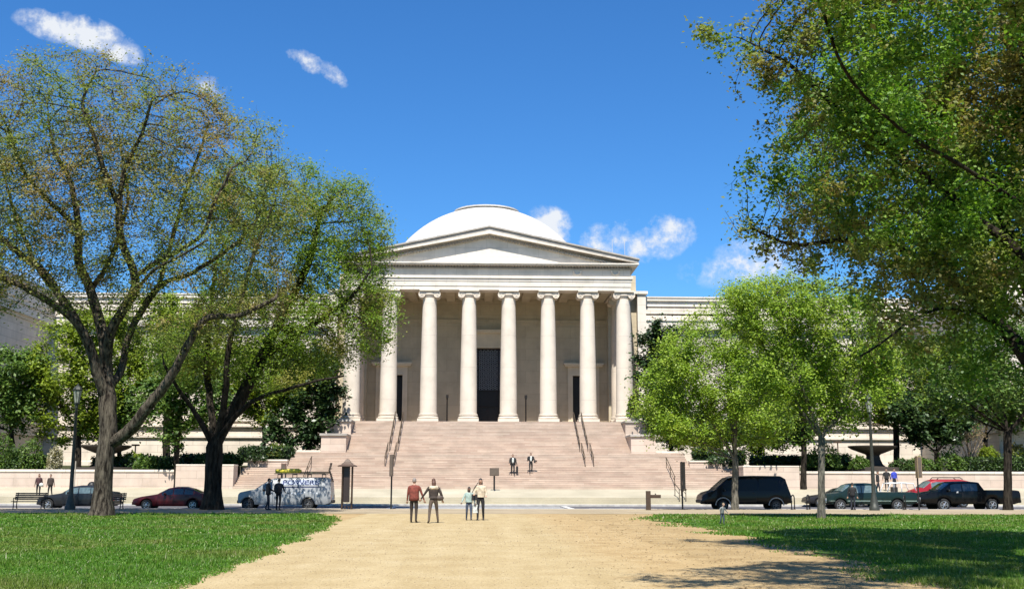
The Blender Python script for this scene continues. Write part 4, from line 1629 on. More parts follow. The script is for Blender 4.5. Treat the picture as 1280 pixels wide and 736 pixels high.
# plaza trees in the gaps beside the end piers
round_tree('plaza_tree', 'slender leafy tree in the gap left of the left granite pier', 221.5, 605, 93.4, 535,
           [(232, 480, 46, 48, 0), (200, 500, 34, 40, 0), (262, 510, 36, 36, 0), (222, 545, 16, 28, 0)], .30, LEAF_MID, BARK_DARK, 14, 500, 13000, .17, base_z=PZ1, step=.5, kill=.9, tip=.014)
round_tree('plaza_tree', 'dark trunked tree in the gap right of the right granite pier', 1004, 606, 93.4, 500,
           [(985, 470, 50, 50, 0), (1030, 475, 46, 45, 0), (955, 520, 46, 34, 0), (1005, 530, 14, 28, 0)], .42, LEAF_MID, BARK_DARK, 15, 500, 15000, .17, base_z=PZ1, step=.5, kill=.9, tip=.014)


# --- garden trees in front of the wings
def gz(Y):
    return 2.45 + (Y - 94.4) / 25.6 * .8


for (nm, lb, px, py, Yb, fork, bl, rt, lm, bk, sd_, nl_, lf) in [
    ('evergreen_magnolia', 'dark evergreen magnolia left of the portico cheek', 385, 566, 106, 552, [(385, 525, 42, 38, 0), (405, 480, 30, 40, 0), (360, 540, 30, 24, 0), (380, 455, 40, 36, 0)], .2, LEAF_DARK, BARK_DARK, 21, 17000, .2),
    ('evergreen_magnolia', 'dark evergreen magnolia right of the portico cheek, behind the bright tree', 838, 566, 106, 552, [(828, 470, 30, 42, 0), (850, 520, 44, 42, 0), (820, 510, 22, 30, 0), (845, 435, 28, 28, 0), (880, 545, 34, 22, 0), (820, 432, 26, 24, 0), (808, 462, 22, 34, 0), (835, 412, 20, 18, 0)], .2, LEAF_DARK, BARK_DARK, 22, 26000, .18),
    ('garden_tree', 'fresh green tree at the left edge before the shaded pavilion', 14, 582, 97, 540, [(14, 482, 46, 50, 0), (-20, 505, 40, 40, 0), (32, 512, 28, 28, 0)], .22, LEAF_MID, BARK_DARK, 23, 20000, .16),
    ('garden_tree', 'yellow green tree behind the street lamp on the left', 98, 575, 98, 535, [(88, 455, 54, 60, 0), (112, 500, 42, 50, 0), (75, 520, 38, 40, 0), (105, 405, 36, 30, 0), (60, 480, 30, 40, 0)], .24, LEAF_YG, BARK_DARK, 24, 24000, .15),
    ('garden_tree', 'thick trunked tree behind the hedge between the two left elms', 209, 572, 104, 490, [(205, 445, 64, 48, 0), (255, 455, 50, 44, 0), (165, 465, 48, 42, 0), (200, 400, 60, 34, 0), (150, 420, 40, 34, 0)], .5, LEAF_YG, BARK_DARK, 25, 26000, .16),
    ('garden_tree', 'light green tree behind the second elm near the left planter wall', 330, 565, 108, 530, [(325, 492, 46, 38, 0), (360, 490, 36, 34, 0), (298, 500, 34, 32, 0), (330, 450, 46, 34, 0)], .2, LEAF_YG, BARK_DARK, 26, 18000, .16),
    ('garden_tree', 'bright green tree beyond the parked pickups on the right', 1120, 575, 99, 530, [(1110, 465, 60, 50, 0), (1155, 480, 54, 48, 0), (1080, 495, 46, 42, 0), (1140, 520, 44, 28, 0), (1190, 450, 40, 40, 0)], .26, LEAF_YG, BARK_DARK, 27, 28000, .15),
    ('evergreen_magnolia', 'dark glossy magnolia on a short trunk behind the wall right of the fountain', 1171, 577, 97, 566, [(1170, 535, 46, 24, 0), (1140, 520, 34, 24, 0), (1195, 520, 34, 24, 0), (1165, 505, 40, 20, 0)], .3, LEAF_DARK, BARK_DARK, 28, 12000, .18),
    ('garden_tree', 'soft green tree before the right pavilion, above the bare pale shrub', 1232, 578, 99, 545, [(1225, 480, 46, 44, 0), (1260, 500, 40, 40, 0), (1200, 510, 30, 26, 0)], .2, LEAF_MID, BARK_DARK, 31, 12000, .16),
    ('garden_tree', 'mid green tree between the lamp and the great elm, over the hidden fountain', 150, 577, 100, 545, [(140, 505, 34, 38, 0), (160, 520, 30, 30, 0), (125, 530, 26, 26, 0)], .2, LEAF_MID, BARK_DARK, 32, 12000, .16),
    ('garden_tree', 'leafy tree in the garden behind the right granite pier', 950, 575, 102, 545, [(945, 545, 44, 24, 0), (975, 530, 40, 28, 0), (920, 540, 30, 22, 0)], .2, LEAF_MID, BARK_DARK, 29, 11000, .17),
    ('garden_tree', 'rounded green tree at the far right before the lit pavilion wall', 1300, 578, 96, 545, [(1300, 500, 40, 40, 0), (1330, 490, 50, 50, 0)], .2, LEAF_MID, BARK_DARK, 30, 6000, .17),
]:
    round_tree(nm, lb, px, py, Yb, fork, bl, rt, lm, bk, sd_, 420, nl_, lf, .5, .9, .5, .15, .016, gz(Yb), group='trees in the museum garden', nl=5)

# bare many-stemmed shrub on the right
b = P(1213, 577, 97)
b.z = gz(97)
e = empty('crape_myrtle', b)
tag(e, 'bare pale many-stemmed shrub before the grey pavilion wall on the right', 'shrub')
mb = MB()
rnd = random.Random(4)
tips_ = []
for k in range(16):
    a = rnd.uniform(0, 2 * PI)
    sp = rnd.uniform(.3, 1.0)
    H = rnd.uniform(2.6, 3.8)
    p0 = Vector((rnd.uniform(-.25, .25), rnd.uniform(-.25, .25), -.1))
    p1 = p0 + Vector((math.cos(a) * sp * .5, math.sin(a) * sp * .5, H * .5))
    p2 = p0 + Vector((math.cos(a) * sp * 1.7, math.sin(a) * sp * 1.5, H))
    mb.tube([p0, p1, p2], [.05, .035, .012], 5)
    for j in range(5):
        t = rnd.uniform(.45, 1)
        q = p1.lerp(p2, t)
        d = Vector((rnd.uniform(-.6, .6), rnd.uniform(-.6, .6), rnd.uniform(.3, .9)))
        mb.tube([q, q + d], [.02, .008], 3)
        tips_.append(q + d)
mb.build('stem', bark_mat('tan_bark', (0.16, 0.12, 0.08), (0.34, 0.27, 0.19), 5), e, smooth=True)
cs = np.array([tuple(t) for t in tips_])
cs = np.repeat(cs, 9, 0) + RNG.normal(0, .16, (len(cs) * 9, 3))
quad_mesh('foliage', leaf_cards(cs, .07), leaf_mat('bud_leaf', [(0, (0.16, 0.11, 0.06)), (1, (0.30, 0.24, 0.13))]), e)


# --- hedges and shrubs
def leafy(name, label, cat, c, r, n, leaf, lm, group, boxy=False, seed=1, stems=True):
    rng = np.random.default_rng(seed)
    e = empty(name, c)
    tag(e, label, cat, group)
    d = rng.normal(0, 1, (n, 3))
    d /= np.linalg.norm(d, axis=1)[:, None]
    if boxy:
        d /= np.maximum(np.abs(d).max(1)[:, None], .35)
    d[:, 2] = np.abs(d[:, 2])
    lump = 1 + .16 * np.sin(d[:, 0] * 7 + seed) * np.sin(d[:, 1] * 6 + 2 * seed) + .10 * np.sin(d[:, 0] * 17 + d[:, 2] * 13 + seed)
    k = rng.uniform(.72, 1.05, n) ** .6
    p = d * (k * (1 if boxy else lump))[:, None] * np.array(r)
    if boxy:
        p += rng.normal(0, .09, p.shape)
    p[:, 2] = np.maximum(p[:, 2], .02)
    quad_mesh('foliage', leaf_cards(p, leaf, .2, rng), lm, e)
    mb = MB()
    if boxy:
        mb.box(-r[0] * .93, r[0] * .93, -r[1] * .85, r[1] * .85, -.2, r[2] * .9)
    else:
        for k in range(6):
            a = 2 * PI * k / 6 + seed
            mb.tube([(0, 0, -.2), (r[0] * .35 * math.cos(a), r[1] * .35 * math.sin(a), r[2] * .4), (r[0] * .7 * math.cos(a), r[1] * .7 * math.sin(a), r[2] * .75)], [.05, .04, .015], 4)
    mb.build('stem', simple('hedge_core', (0.012, 0.02, 0.008), .95), e)
    return e


def hedge(label, px0, px1, ptop, pbot, Y, lm=None, n=5000, seed=1, dep=.7):
    a, b_ = P(px0, pbot, Y), P(px1, pbot, Y)
    top = P((px0 + px1) / 2, ptop, Y).z
    c = Vector(((a.x + b_.x) / 2, Y, a.z))
    return leafy('hedge', label, 'hedge', c, ((b_.x - a.x) / 2, dep, top - a.z), n, .11, lm or LEAF_HEDGE, 'clipped hedges behind the garden walls', True, seed)


hedge('low clipped hedge on the wall at the far right, under the pavilion', 1192, 1300, 573.5, 587, 96, n=9000, seed=2)
hedge('clipped hedge on the right wall between pier and fountain', 1006, 1062, 570, 587, 97, n=6000, seed=3)
hedge('dark hedge on the left wall behind the big elm trunk', 118, 226, 572, 587, 97.5, LEAF_DARK, 8000, 4)
hedge('clipped hedge on the left wall at the picture edge', -30, 62, 571, 587, 97, n=8000, seed=5)
hedge('dark hedge above the left granite pier', 228, 300, 569, 581, 99, LEAF_DARK, 6000, 6)
hedge('dark hedge above the right granite pier', 940, 1000, 571, 581, 99, LEAF_DARK, 5000, 7)
hedge('dark hedge behind the left terrace ledge', 300, 366, 560, 575, 101, LEAF_DARK, 5000, 8)
hedge('dark hedge beside the right lower steps', 868, 930, 564, 580, 101, LEAF_DARK, 5000, 9)
SH = [(20, 587, 18, 26, 'broad green shrub at the left picture edge above the wall', LEAF_HEDGE), (38, 586, 17, 34, 'taller yellow green shrub on the left wall', LEAF_MID), (3, 587, 16, 40, 'tall shrub cut by the left picture edge', LEAF_MID),
      (68, 586, 9, 26, 'pale blossoming shrub left of the street lamp', LEAF_PALE), (182, 586, 14, 17, 'rounded shrub right of the great elm trunk', LEAF_MID), (165, 580, 14, 14, 'light green shrub in the back row near the great elm', LEAF_YG), (205, 586, 9, 12, 'small shrub beside the slender plaza tree', LEAF_HEDGE),
      (286, 580, 11, 13, 'round dark shrub above the left pier corner', LEAF_HEDGE), (318, 576, 14, 18, 'twiggy shrub over the left planter wall', LEAF_DARK), (1075, 586, 12, 15, 'small shrub in front of the stone fountain bowl', LEAF_MID), (1128, 587, 16, 13, 'low green shrub just right of the fountain', LEAF_HEDGE),
      (1150, 587, 18, 15, 'green shrub beneath the magnolia', LEAF_MID), (1188, 587, 18, 22, 'wide loose shrub left of the clipped hedge', LEAF_MID), (1235, 577, 14, 18, 'bright green shrub beside the bare stems', LEAF_YG), (1272, 578, 14, 22, 'reddish shrub at the right picture edge', LEAF_ELM),
      (1030, 584, 22, 30, 'bushy shrub between plaza tree and fountain', LEAF_MID), (905, 580, 20, 14, 'low dark shrub on the slope of the right steps', LEAF_DARK), (880, 570, 16, 12, 'dark shrub nearest the right terrace ledge', LEAF_DARK), (345, 570, 14, 14, 'brownish shrub nearest the left terrace ledge', LEAF_ELM),
      (255, 581, 14, 13, 'dark green shrub behind the second elm trunk', LEAF_HEDGE)]
for i, (px, py, rx, h, lb, lm) in enumerate(SH):
    Y = 95.6 if py > 583 else 98 if py > 574 else 101.2
    b = P(px, py, Y)
    leafy('shrub', lb, 'shrub', b, (rx * Y / F_PX, min(1.1, rx * Y / F_PX), h * Y / F_PX), 1500, .10, lm, 'shrubs in the museum garden', False, 40 + i)
# planter bush at the right cheek
b = P(793, 527, 108.4)
e = leafy('planter_bush', 'small potted bush against the rightmost portico column', 'plant', Vector((b.x, 108.4, zt2 + .45)), (.75, .7, 2.1), 700, .13, LEAF_ELM2, None, False, 90)
MB().lathe([(.3, -.45), (.42, 0), (.45, .05), (.36, .05)], n=14).build('pot', M_WEATH, e)


# stone fountain bowls
def fountain(px, label):
    Y = 96.8
    b = P(px, 586, Y)
    e = empty('fountain', (b.x, Y, b.z))
    tag(e, label, 'fountain', 'stone fountain bowls in the garden')
    st_m = stone('fountain_stone', (0.055, 0.045, 0.036), (0.045, 0.037, 0.03), 3, 2, 0.004, streak=.5) if 'fountain_stone' not in MATS else MATS['fountain_stone']
    MB().lathe([(.5, 1.22), (.9, 1.35), (1.75, 1.68), (2.05, 1.86), (2.08, 1.97), (1.98, 1.98), (1.7, 1.85), (.6, 1.55)], n=32, cap=False).build('bowl', st_m, e, auto=40)
    MB().lathe([(1.35, -.2), (1.35, .15), (1.0, .22), (.8, .4), (.62, .8), (.55, 1.15), (.66, 1.26)], n=28).build('pedestal', st_m, e, auto=40)
    MB().lathe([(2.6, -.4), (2.6, .1), (2.45, .14), (2.4, .0), (2.4, -.1)], n=36).build('basin', st_m, e, auto=40)
    return e


fountain(1092, 'dark stone fountain bowl on a pedestal behind the right wall')
fountain(131, 'dark stone fountain bowl mostly hidden behind the great elm trunk')
#@@PART4
# ------------------------------------------------------------------ vehicles
RZ = -0.12   # road level


def make_wheel(parent, x, y, r, side, rimr=.62, rimmat=None, wid=.21):
    w = MB()
    h = wid / 2
    w.lathe([(r * .62, -h), (r * .9, -h), (r * .98, -h * .75), (r, -h * .3), (r, h * .3), (r * .98, h * .75), (r * .9, h), (r * .62, h)], n=24, axis='y')
    o = w.build('wheel', M_TYRE, parent, auto=40, loc=(x, y, r))
    m = MB()
    s = side
    m.lathe([(r * rimr, s * h * .5), (r * rimr, s * (h + .004)), (r * rimr * .9, s * (h + .004)), (r * rimr * .82, s * h * .55)], n=20, axis='y', cap=False)
    for k in range(6):
        a = 2 * PI * k / 6
        ca_, sa_ = math.cos(a), math.sin(a)
        m.tube([(.03 * ca_, s * h * .9, .03 * sa_), (r * rimr * .88 * ca_, s * h * .8, r * rimr * .88 * sa_)], [.035, .028], 5)
    m.lathe([(.07, s * h * .6), (.07, s * (h + .01)), (.04, s * (h + .02))], n=10, axis='y')
    m.build('rim', rimmat or M_RIM, o)
    return o


def vehicle(name, label, cat, px0, px1, Yn, W, top, belt, wheels, pm, sill=.26, wr=.32, tumble=.22, side_windows=(), windshield=None, rear_window=None,
            doors=(), group='parked vehicles', front_round=.10, glass=None, arch=1.17, rimmat=None, bump_mat=None, crown=.03, wid=.21, bed=None, roof_k=.85, z0=RZ):
    glass = glass or M_GLASS
    x0, x1 = P(px0, 630, Yn).x, P(px1, 630, Yn).x
    L = x1 - x0
    e = empty(name, ((x0 + x1) / 2, Yn + W / 2, z0))
    tag(e, label, cat, group)
    tu, tz = zip(*top)
    bu, bz = zip(*belt)
    ux = sorted(set([i / 110 for i in range(111)] + list(tu) + list(bu)))
    wx = [(P(p, 630, Yn).x - x0) / L for p in wheels]

    def hw(u):
        w = W / 2
        d = min(u, 1 - u)
        k = 1 if d > .12 else 1 - (front_round if u < .5 else front_round * .6) * (1 - d / .12) ** 2
        return w * k

    def topz(u):
        return float(np.interp(u, tu, tz))

    def beltz(u):
        return min(float(np.interp(u, bu, bz)), topz(u) - .01)

    def zbot(u):
        z = sill + (.10 * max(0, 1 - min(u, 1 - u) / .06) if min(u, 1 - u) < .06 else 0)
        for c in wx:
            d = abs(u - c) * L
            ra = wr * arch
            if d < ra:
                z = max(z, wr + math.sqrt(ra * ra - d * d))
        return min(z, beltz(u) - .05)

    def section(u):
        w, t, b, zb = hw(u), topz(u), beltz(u), zbot(u)
        g_ = t - b
        rw = w * .985 - tumble * g_ * roof_k
        return [(w * .95, zb), (w, zb + .16 * (b - zb)), (w * 1.005, zb + .55 * (b - zb)), (w * .985, b), (rw, b + roof_k * g_), (rw * .9, b + .97 * g_), (rw * .5, t + crown * .6), (0, t + crown)]
    mb = MB()
    n = 8
    rows = []
    for u in ux:
        s_ = section(u)
        x = (u - .5) * L
        rows.append([(x, -y, z) for y, z in s_] + [(x, y, z) for y, z in reversed(s_[:-1])])
    m = len(rows[0])
    vs = [p for r_ in rows for p in r_]
    fs = []
    for i in range(len(rows) - 1):
        for k in range(m - 1):
            fs.append((i * m + k, i * m + k + 1, (i + 1) * m + k + 1, (i + 1) * m + k))
        fs.append((i * m + m - 1, i * m, (i + 1) * m, (i + 1) * m + m - 1))
    fs.append(tuple(range(m)))
    fs.append(tuple((len(rows) - 1) * m + k for k in range(m))[::-1])
    mb.add(vs, fs)
    body = mb.build('body', pm, e, auto=38)

    def spt(u, seg, t, side, off):
        s_ = section(u)
        (ya, za), (yb, zb_) = s_[seg], s_[seg + 1]
        y, z = ya + (yb - ya) * t, za + (zb_ - za) * t
        ny, nz = (zb_ - za), -(yb - ya)
        ln = math.hypot(ny, nz) + 1e-9
        return ((u - .5) * L, side * (y + ny / ln * off), z + nz / ln * off)

    for (ua, ub) in side_windows:
        for side in (-1, 1):
            g_ = MB()
            k = 12
            vs, fs = [], []
            for i in range(k + 1):
                u = ua + (ub - ua) * i / k
                for t in (.08, .5, .93):
                    vs.append(spt(u, 3, t, side, .008))
            for i in range(k):
                for j in range(2):
                    fs.append((i * 3 + j, i * 3 + j + 1, (i + 1) * 3 + j + 1, (i + 1) * 3 + j))
            g_.add(vs, fs)
            g_.build('side_window', glass, e)
    for nm, rng_ in (('windshield', windshield), ('rear_window', rear_window)):
        if not rng_:
            continue
        g_ = MB()
        k = 8
        vs, fs = [], []
        sgn = -1 if nm == 'windshield' else 1
        for i in range(k + 1):
            u = rng_[0] + (rng_[1] - rng_[0]) * i / k
            s_ = section(u)
            row = [(-s_[4][0] * .97, s_[4][1]), (-s_[5][0], s_[5][1]), (-s_[6][0], s_[6][1]), (0, s_[7][1]), (s_[6][0], s_[6][1]), (s_[5][0], s_[5][1]), (s_[4][0] * .97, s_[4][1])]
            for y, z in row:
                vs.append(((u - .5) * L + sgn * .008, y, z + .010))
        for i in range(k):
            for j in range(6):
                fs.append((i * 7 + j, i * 7 + j + 1, (i + 1) * 7 + j + 1, (i + 1) * 7 + j))
        g_.add(vs, fs)
        g_.build(nm, glass, e)
    for (ua, ub) in doors:
        for side in (-1, 1):
            d = MB()
            k = 8
            vs, fs = [], []
            for i in range(k + 1):
                u = ua + (ub - ua) * i / k
                for seg, t in ((1, 0.0), (1, .5), (2, 0), (2, .5), (2, .97)):
                    vs.append(spt(u, seg, t, side, .006))
            for i in range(k):
                for j in range(4):
                    fs.append((i * 5 + j, i * 5 + j + 1, (i + 1) * 5 + j + 1, (i + 1) * 5 + j))
            d.add(vs, fs)
            do = d.build('door', pm, e, smooth=True)
            sm = MB()
            for u in (ua - .0012, ub + .0012):
                pts = [spt(u, seg, t, side, .004) for seg, t in ((1, 0), (1, .5), (2, 0), (2, .5), (2, .97))]
                sm.tube(pts, .009, 4)
            sm.build('door_gap', M_TRIM, do)
            hx = ub - (ub - ua) * .12
            h = spt(hx, 2, .75, side, .02)
            MB().cbox(h[0], h[1], h[2] - .015, .16, .035, .03).build('handle', M_TRIM, do, bevel=.008)
    for c in wx:
        for side in (-1, 1):
            make_wheel(e, (c - .5) * L, side * (W / 2 - wid / 2 - .02), wr, side, rimmat=rimmat, wid=wid)
        # closed dark wheel housing
    MB().box(-L * .46, L * .46, -W * .36, W * .36, sill - .02, sill + .35).build('underbody', M_TRIM, e)
    # lamps, bumpers, mirrors, plates
    w0 = hw(0.0)
    zf = beltz(.02)
    zr = beltz(.98)
    for side in (-1, 1):
        hl = MB()
        hl.cbox(-L / 2 + .10, side * (w0 - .20), zf - .24, .24, .36, .16)
        hl.build('headlight', M_HEADL, e, bevel=.04)
        tl = MB()
        tl.cbox(L / 2 - .06, side * (hw(1.0) - .12), zr - .34, .16, .22, .28)
        tl.build('tail_light', M_TAIL, e, bevel=.03)
        if windshield:
            um = windshield[0] + (windshield[1] - windshield[0]) * .45
            p_ = spt(um + .03, 3, .12, side, .12)
            mm = MB()
            mm.ball((p_[0], p_[1], p_[2] + .04), (.07, .11, .08), 10, 8)
            mm.build('mirror', bump_mat or pm, e, smooth=True)
    for (xx_, ww) in ((-L / 2 + .02, w0), (L / 2 - .02, hw(1.0))):
        b_ = MB()
        b_.cbox(xx_, 0, sill + .06, .16, ww * 1.96, .20)
        b_.build('bumper', bump_mat or pm, e, bevel=.05)
    g_ = MB()
    g_.cbox(-L / 2 - .005, 0, zf - .26, .06, w0 * 1.1, .13)
    g_.build('grille', M_TRIM, e, bevel=.01)
    pl_ = MB()
    pl_.cbox(L / 2 + .02, 0, sill + .3, .02, .34, .15)
    pl_.build('licence_plate', simple('plate_white', (.6, .6, .6), .5), e)
    return e, L, W, spt


P_RED = paint('dark_red_paint', (0.062, 0.005, 0.007))
P_GREY = paint('dark_grey_paint', (0.016, 0.017, 0.019))
P_VAN = paint('grey_van_paint', (0.30, 0.31, 0.315), .1, .4)
P_BLACK = paint('black_paint', (0.0028, 0.0024, 0.0026), spec=.15)
P_GREEN = paint('dark_green_paint', (0.0045, 0.016, 0.0135))
P_BRED = paint('bright_red_paint', (0.26, 0.010, 0.018))
P_WHITE = paint('white_paint', (0.62, 0.62, 0.60))
P_DK = paint('charcoal_paint', (0.018, 0.017, 0.018))

sed_top = [(0, .62), (.02, .70), (.10, .80), (.27, .92), (.33, .98), (.47, 1.32), (.55, 1.385), (.68, 1.385), (.78, 1.27), (.90, 1.02), (.97, .98), (1.0, .86)]
sed_belt = [(0, .55), (.10, .72), (.3, .86), (.6, .92), (.9, .93), (1.0, .78)]
vehicle('parked_car', 'dark red sedan parked at the near kerb between the two left elms', 'car', 165, 259.5, 70.1, 1.8, sed_top, sed_belt, (182.5, 240.5), P_RED,
        side_windows=((.385, .53), (.545, .67), (.685, .80)), windshield=(.345, .465), rear_window=(.79, .885), doors=((.34, .535), (.545, .73)))
gtop = [(0, .66), (.02, .76), (.12, .88), (.27, .98), (.32, 1.03), (.45, 1.40), (.53, 1.46), (.70, 1.46), (.80, 1.34), (.88, 1.12), (.97, 1.08), (1.0, .92)]
vehicle('parked_car', 'dark grey sedan parked beyond the street lamp, half hidden by the great elm trunk', 'car', 45.5, 141, 70.1, 1.82, gtop, [(0, .6), (.1, .8), (.3, .93), (.9, 1.0), (1, .85)], (59, 121), P_GREY,
        side_windows=((.37, .53), (.545, .69), (.70, .80)), windshield=(.33, .445), rear_window=(.805, .87), doors=((.33, .535), (.545, .73)), wr=.34, glass=M_GLASSP)

# grey lettered van
vtop = [(0, .95), (.015, 1.08), (.08, 1.16), (.18, 1.27), (.32, 1.80), (.37, 1.93), (.60, 1.98), (.93, 1.98), (.97, 1.94), (.99, 1.8), (1.0, 1.0)]
vbelt = [(0, .85), (.08, 1.02), (.2, 1.12), (.95, 1.15), (1.0, .9)]
vn, VL, VW, vspt = vehicle('work_van', 'grey work van with a lettered side and a loaded roof rack', 'van', 296.5, 413, 70.0, 2.0, vtop, vbelt, (309, 384.5), P_VAN, sill=.36, wr=.36, tumble=.13,
                           side_windows=((.265, .37),), windshield=(.195, .315), doors=((.20, .375), (.40, .56)), rimmat=simple('dull_rim', (.12, .12, .12), .5, .5), bump_mat=M_TRIM, crown=.02, front_round=.12)


def van_panel(ua, ub, t0, t1, name, mat, off=.010):
    mb = MB()
    k = 14
    vs, fs = [], []
    for i in range(k + 1):
        u = ua + (ub - ua) * i / k
        for t in (t0, (t0 + t1) / 2, t1):
            vs.append(vspt(u, 3, t, -1, off))
    for i in range(k):
        for j in range(2):
            fs.append((i * 3 + j, i * 3 + j + 1, (i + 1) * 3 + j + 1, (i + 1) * 3 + j))
    mb.add(vs, fs)
    return mb.build(name, mat, vn)


M_BANNER = simple('pale_banner', (0.42, 0.46, 0.54), .5)
M_LETTER = simple('blue_lettering', (0.02, 0.03, 0.14), .5)
M_STRIPE = simple('blue_stripe', (0.018, 0.025, 0.075), .5)
van_panel(.46, .875, .56, .98, 'banner', M_BANNER)
van_panel(.46, .875, .34, .44, 'stripe', M_STRIPE)


def lettering(text, size, mat, parent, loc, rot, name='lettering', sx=1.0):
    cu = bpy.data.curves.new(name, 'FONT')
    cu.body = text
    cu.size = size
    cu.extrude = .004
    cu.align_x = 'LEFT'
    tmp = bpy.data.objects.new(name + '_tmp', cu)
    COL.objects.link(tmp)
    dg_ = bpy.context.evaluated_depsgraph_get()
    me = bpy.data.meshes.new_from_object(tmp.evaluated_get(dg_))
    bpy.data.objects.remove(tmp)
    me.materials.clear()
    me.materials.append(mat)
    o = bpy.data.objects.new(name, me)
    COL.objects.link(o)
    o.parent = parent
    o.location = loc
    o.rotation_euler = rot
    o.scale = (sx, 1, 1)
    return o


p_ = vspt(.475, 3, .60, -1, .022)
q_ = vspt(.475, 3, .97, -1, .022)
tilt = math.atan2(q_[1] - p_[1], q_[2] - p_[2])
lettering('POWERS', .40, M_LETTER, vn, p_, (PI / 2 - tilt, 0, 0), sx=1.42)
# small pale badge of a skyline shape under the stripe (lettering there is not legible)
mb = MB()
rnd = random.Random(2)
for i in range(9):
    u0 = .575 + i * .033
    if i == 5:
        continue
    h0 = rnd.uniform(.02, .12)
    h1 = rnd.uniform(.16, .30)
    a = vspt(u0, 2, .45 + h0, -1, .008)
    b = vspt(u0 + .022, 2, .45 + h0, -1, .008)
    c = vspt(u0 + .016, 2, .55 + h1, -1, .008)
    d = vspt(u0 + .003, 2, .55 + h1, -1, .008)
    mb.add([a, b, c, d], [(0, 1, 2, 3)])
mb.build('white_decal', simple('white_decal', (.6, .62, .65), .5), vn)
# roof rack with its load
rk = MB()
zr = 1.99
for u in (.42, .58, .74, .90):
    x = (u - .5) * VL
    rk.box(x - .02, x + .02, -.85, .85, zr + .16, zr + .20)
    for y in (-.82, .82):
        rk.box(x - .02, x + .02, y - .02, y + .02, zr - .06, zr + .16)
for y in (-.84, .84):
    rk.box((.38 - .5) * VL, (.93 - .5) * VL, y - .02, y + .02, zr + .2, zr + .24)
rk.build('roof_rack', M_BLACKMETAL, vn)
mb = MB()
for y in (-.55, -.15):
    mb.box((.60 - .5) * VL, (.97 - .5) * VL, y - .03, y + .03, zr + .26, zr + .34)
for k in range(8):
    x = (.62 - .5) * VL + k * .27
    mb.box(x, x + .04, -.55, -.15, zr + .28, zr + .32)
lad = mb.build('ladder', simple('green_ladder', (0.055, 0.06, 0.02), .6), None)
lad.location = (vn.location.x, vn.location.y, vn.location.z)
tag(lad, 'long dark ladder lying on the roof rack of the grey van', 'ladder')
mb = MB()
mb.tube([(-.65, 0, 0), (.75, 0, .02)], [.13, .15], 10)
mb.tube([(.75, 0, .02), (.95, 0, .02)], [.15, .05], 10)
yb = mb.build('yellow_bundle', simple('yellow_plastic', (0.62, 0.52, 0.05), .5), None, smooth=True)
yb.location = vn.location + Vector(((.50 - .5) * VL, -.55, zr + .38))
tag(yb, 'yellow bundle tied on the front of the grey van roof rack', 'bundle')
mb = MB()
for dy in (-.25, .25):
    mb.tube([(.15, dy, -.55), (-.10, dy, .15), (.02, dy, .62)], .028, 6)
for t in (.1, .4, .7, .95):
    a = Vector((.15, 0, -.55)).lerp(Vector((.0, 0, .6)), t)
    mb.tube([(a.x - .04, -.25, a.z), (a.x - .04, .25, a.z)], .02, 5)
sl_ = mb.build('step_ladder', simple('ladder_brown', (0.09, 0.06, 0.04), .6), vn)
sl_.location = ((.985 - .5) * VL, -.5, zr + .28)

# black van
btop = [(0, .84), (.012, .98), (.05, 1.12), (.135, 1.26), (.16, 1.36), (.295, 2.02), (.36, 2.12), (.60, 2.15), (.90, 2.13), (.945, 1.98), (.975, 1.4), (1.0, .95)]
bbelt = [(0, .7), (.06, .95), (.15, 1.15), (.95, 1.2), (1.0, .8)]
bv, BL, BW, bspt = vehicle('black_van', 'tall black van with pale wheel arches parked behind the bright young tree', 'van', 878, 990, 70.0, 2.0, btop, bbelt, (904, 970.5), P_BLACK, sill=.42, wr=.35, tumble=.12,
                           side_windows=((.235, .36), (.40, .62), (.64, .86)), windshield=(.165, .288), doors=((.165, .375), (.39, .60)), bump_mat=M_TRIM, rimmat=simple('dull_rim', (.12, .12, .12), .5, .5), crown=.02, glass=simple('tinted_glass', (0.004, 0.004, 0.005), 0.25, spec=.2))
for px in (904, 970.5):
    xw = P(px, 630, 70.0).x - bv.location.x
    pts = [(xw + .46 * math.cos(a), -BW / 2 - .012, .35 + .46 * math.sin(a)) for a in np.linspace(.0, PI, 15)]
    MB().tube(pts, .035, 6).build('arch_trim', simple('arch_trim', (.32, .31, .30), .4), bv)

# green pickup
ptop = [(0, .92), (.015, 1.02), (.10, 1.10), (.16, 1.14), (.265, 1.62), (.30, 1.68), (.48, 1.70), (.555, 1.66), (.565, 1.16), (.60, 1.15), (.985, 1.15), (1.0, 1.0)]
pbelt = [(0, .85), (.1, 1.0), (.2, 1.06), (.55, 1.10), (.6, 1.13), (1.0, 1.0)]
pv, PL_, PW, pspt = vehicle('pickup_truck', 'dark green pickup truck with a silver side stripe parked beside the pale slim tree', 'pickup', 1034, 1148, 70.0, 1.95, ptop, pbelt, (1051, 1122.5), P_GREEN, sill=.42, wr=.36,
                            side_windows=((.265, .38), (.39, .545)), windshield=(.175, .26), doors=((.20, .39),), bump_mat=M_CHROME, tumble=.2, glass=M_GLASSP)
mb = MB()
for ua, ub in ((.02, .09), (.225, .70), (.84, .985)):
    a, b = pspt(ua, 1, .25, -1, .012), pspt(ub, 1, .25, -1, .012)
    mb.box(a[0], b[0], -PW / 2 - .014, -PW / 2 + .01, .60, .66)
mb.build('side_stripe', M_CHROME, pv)

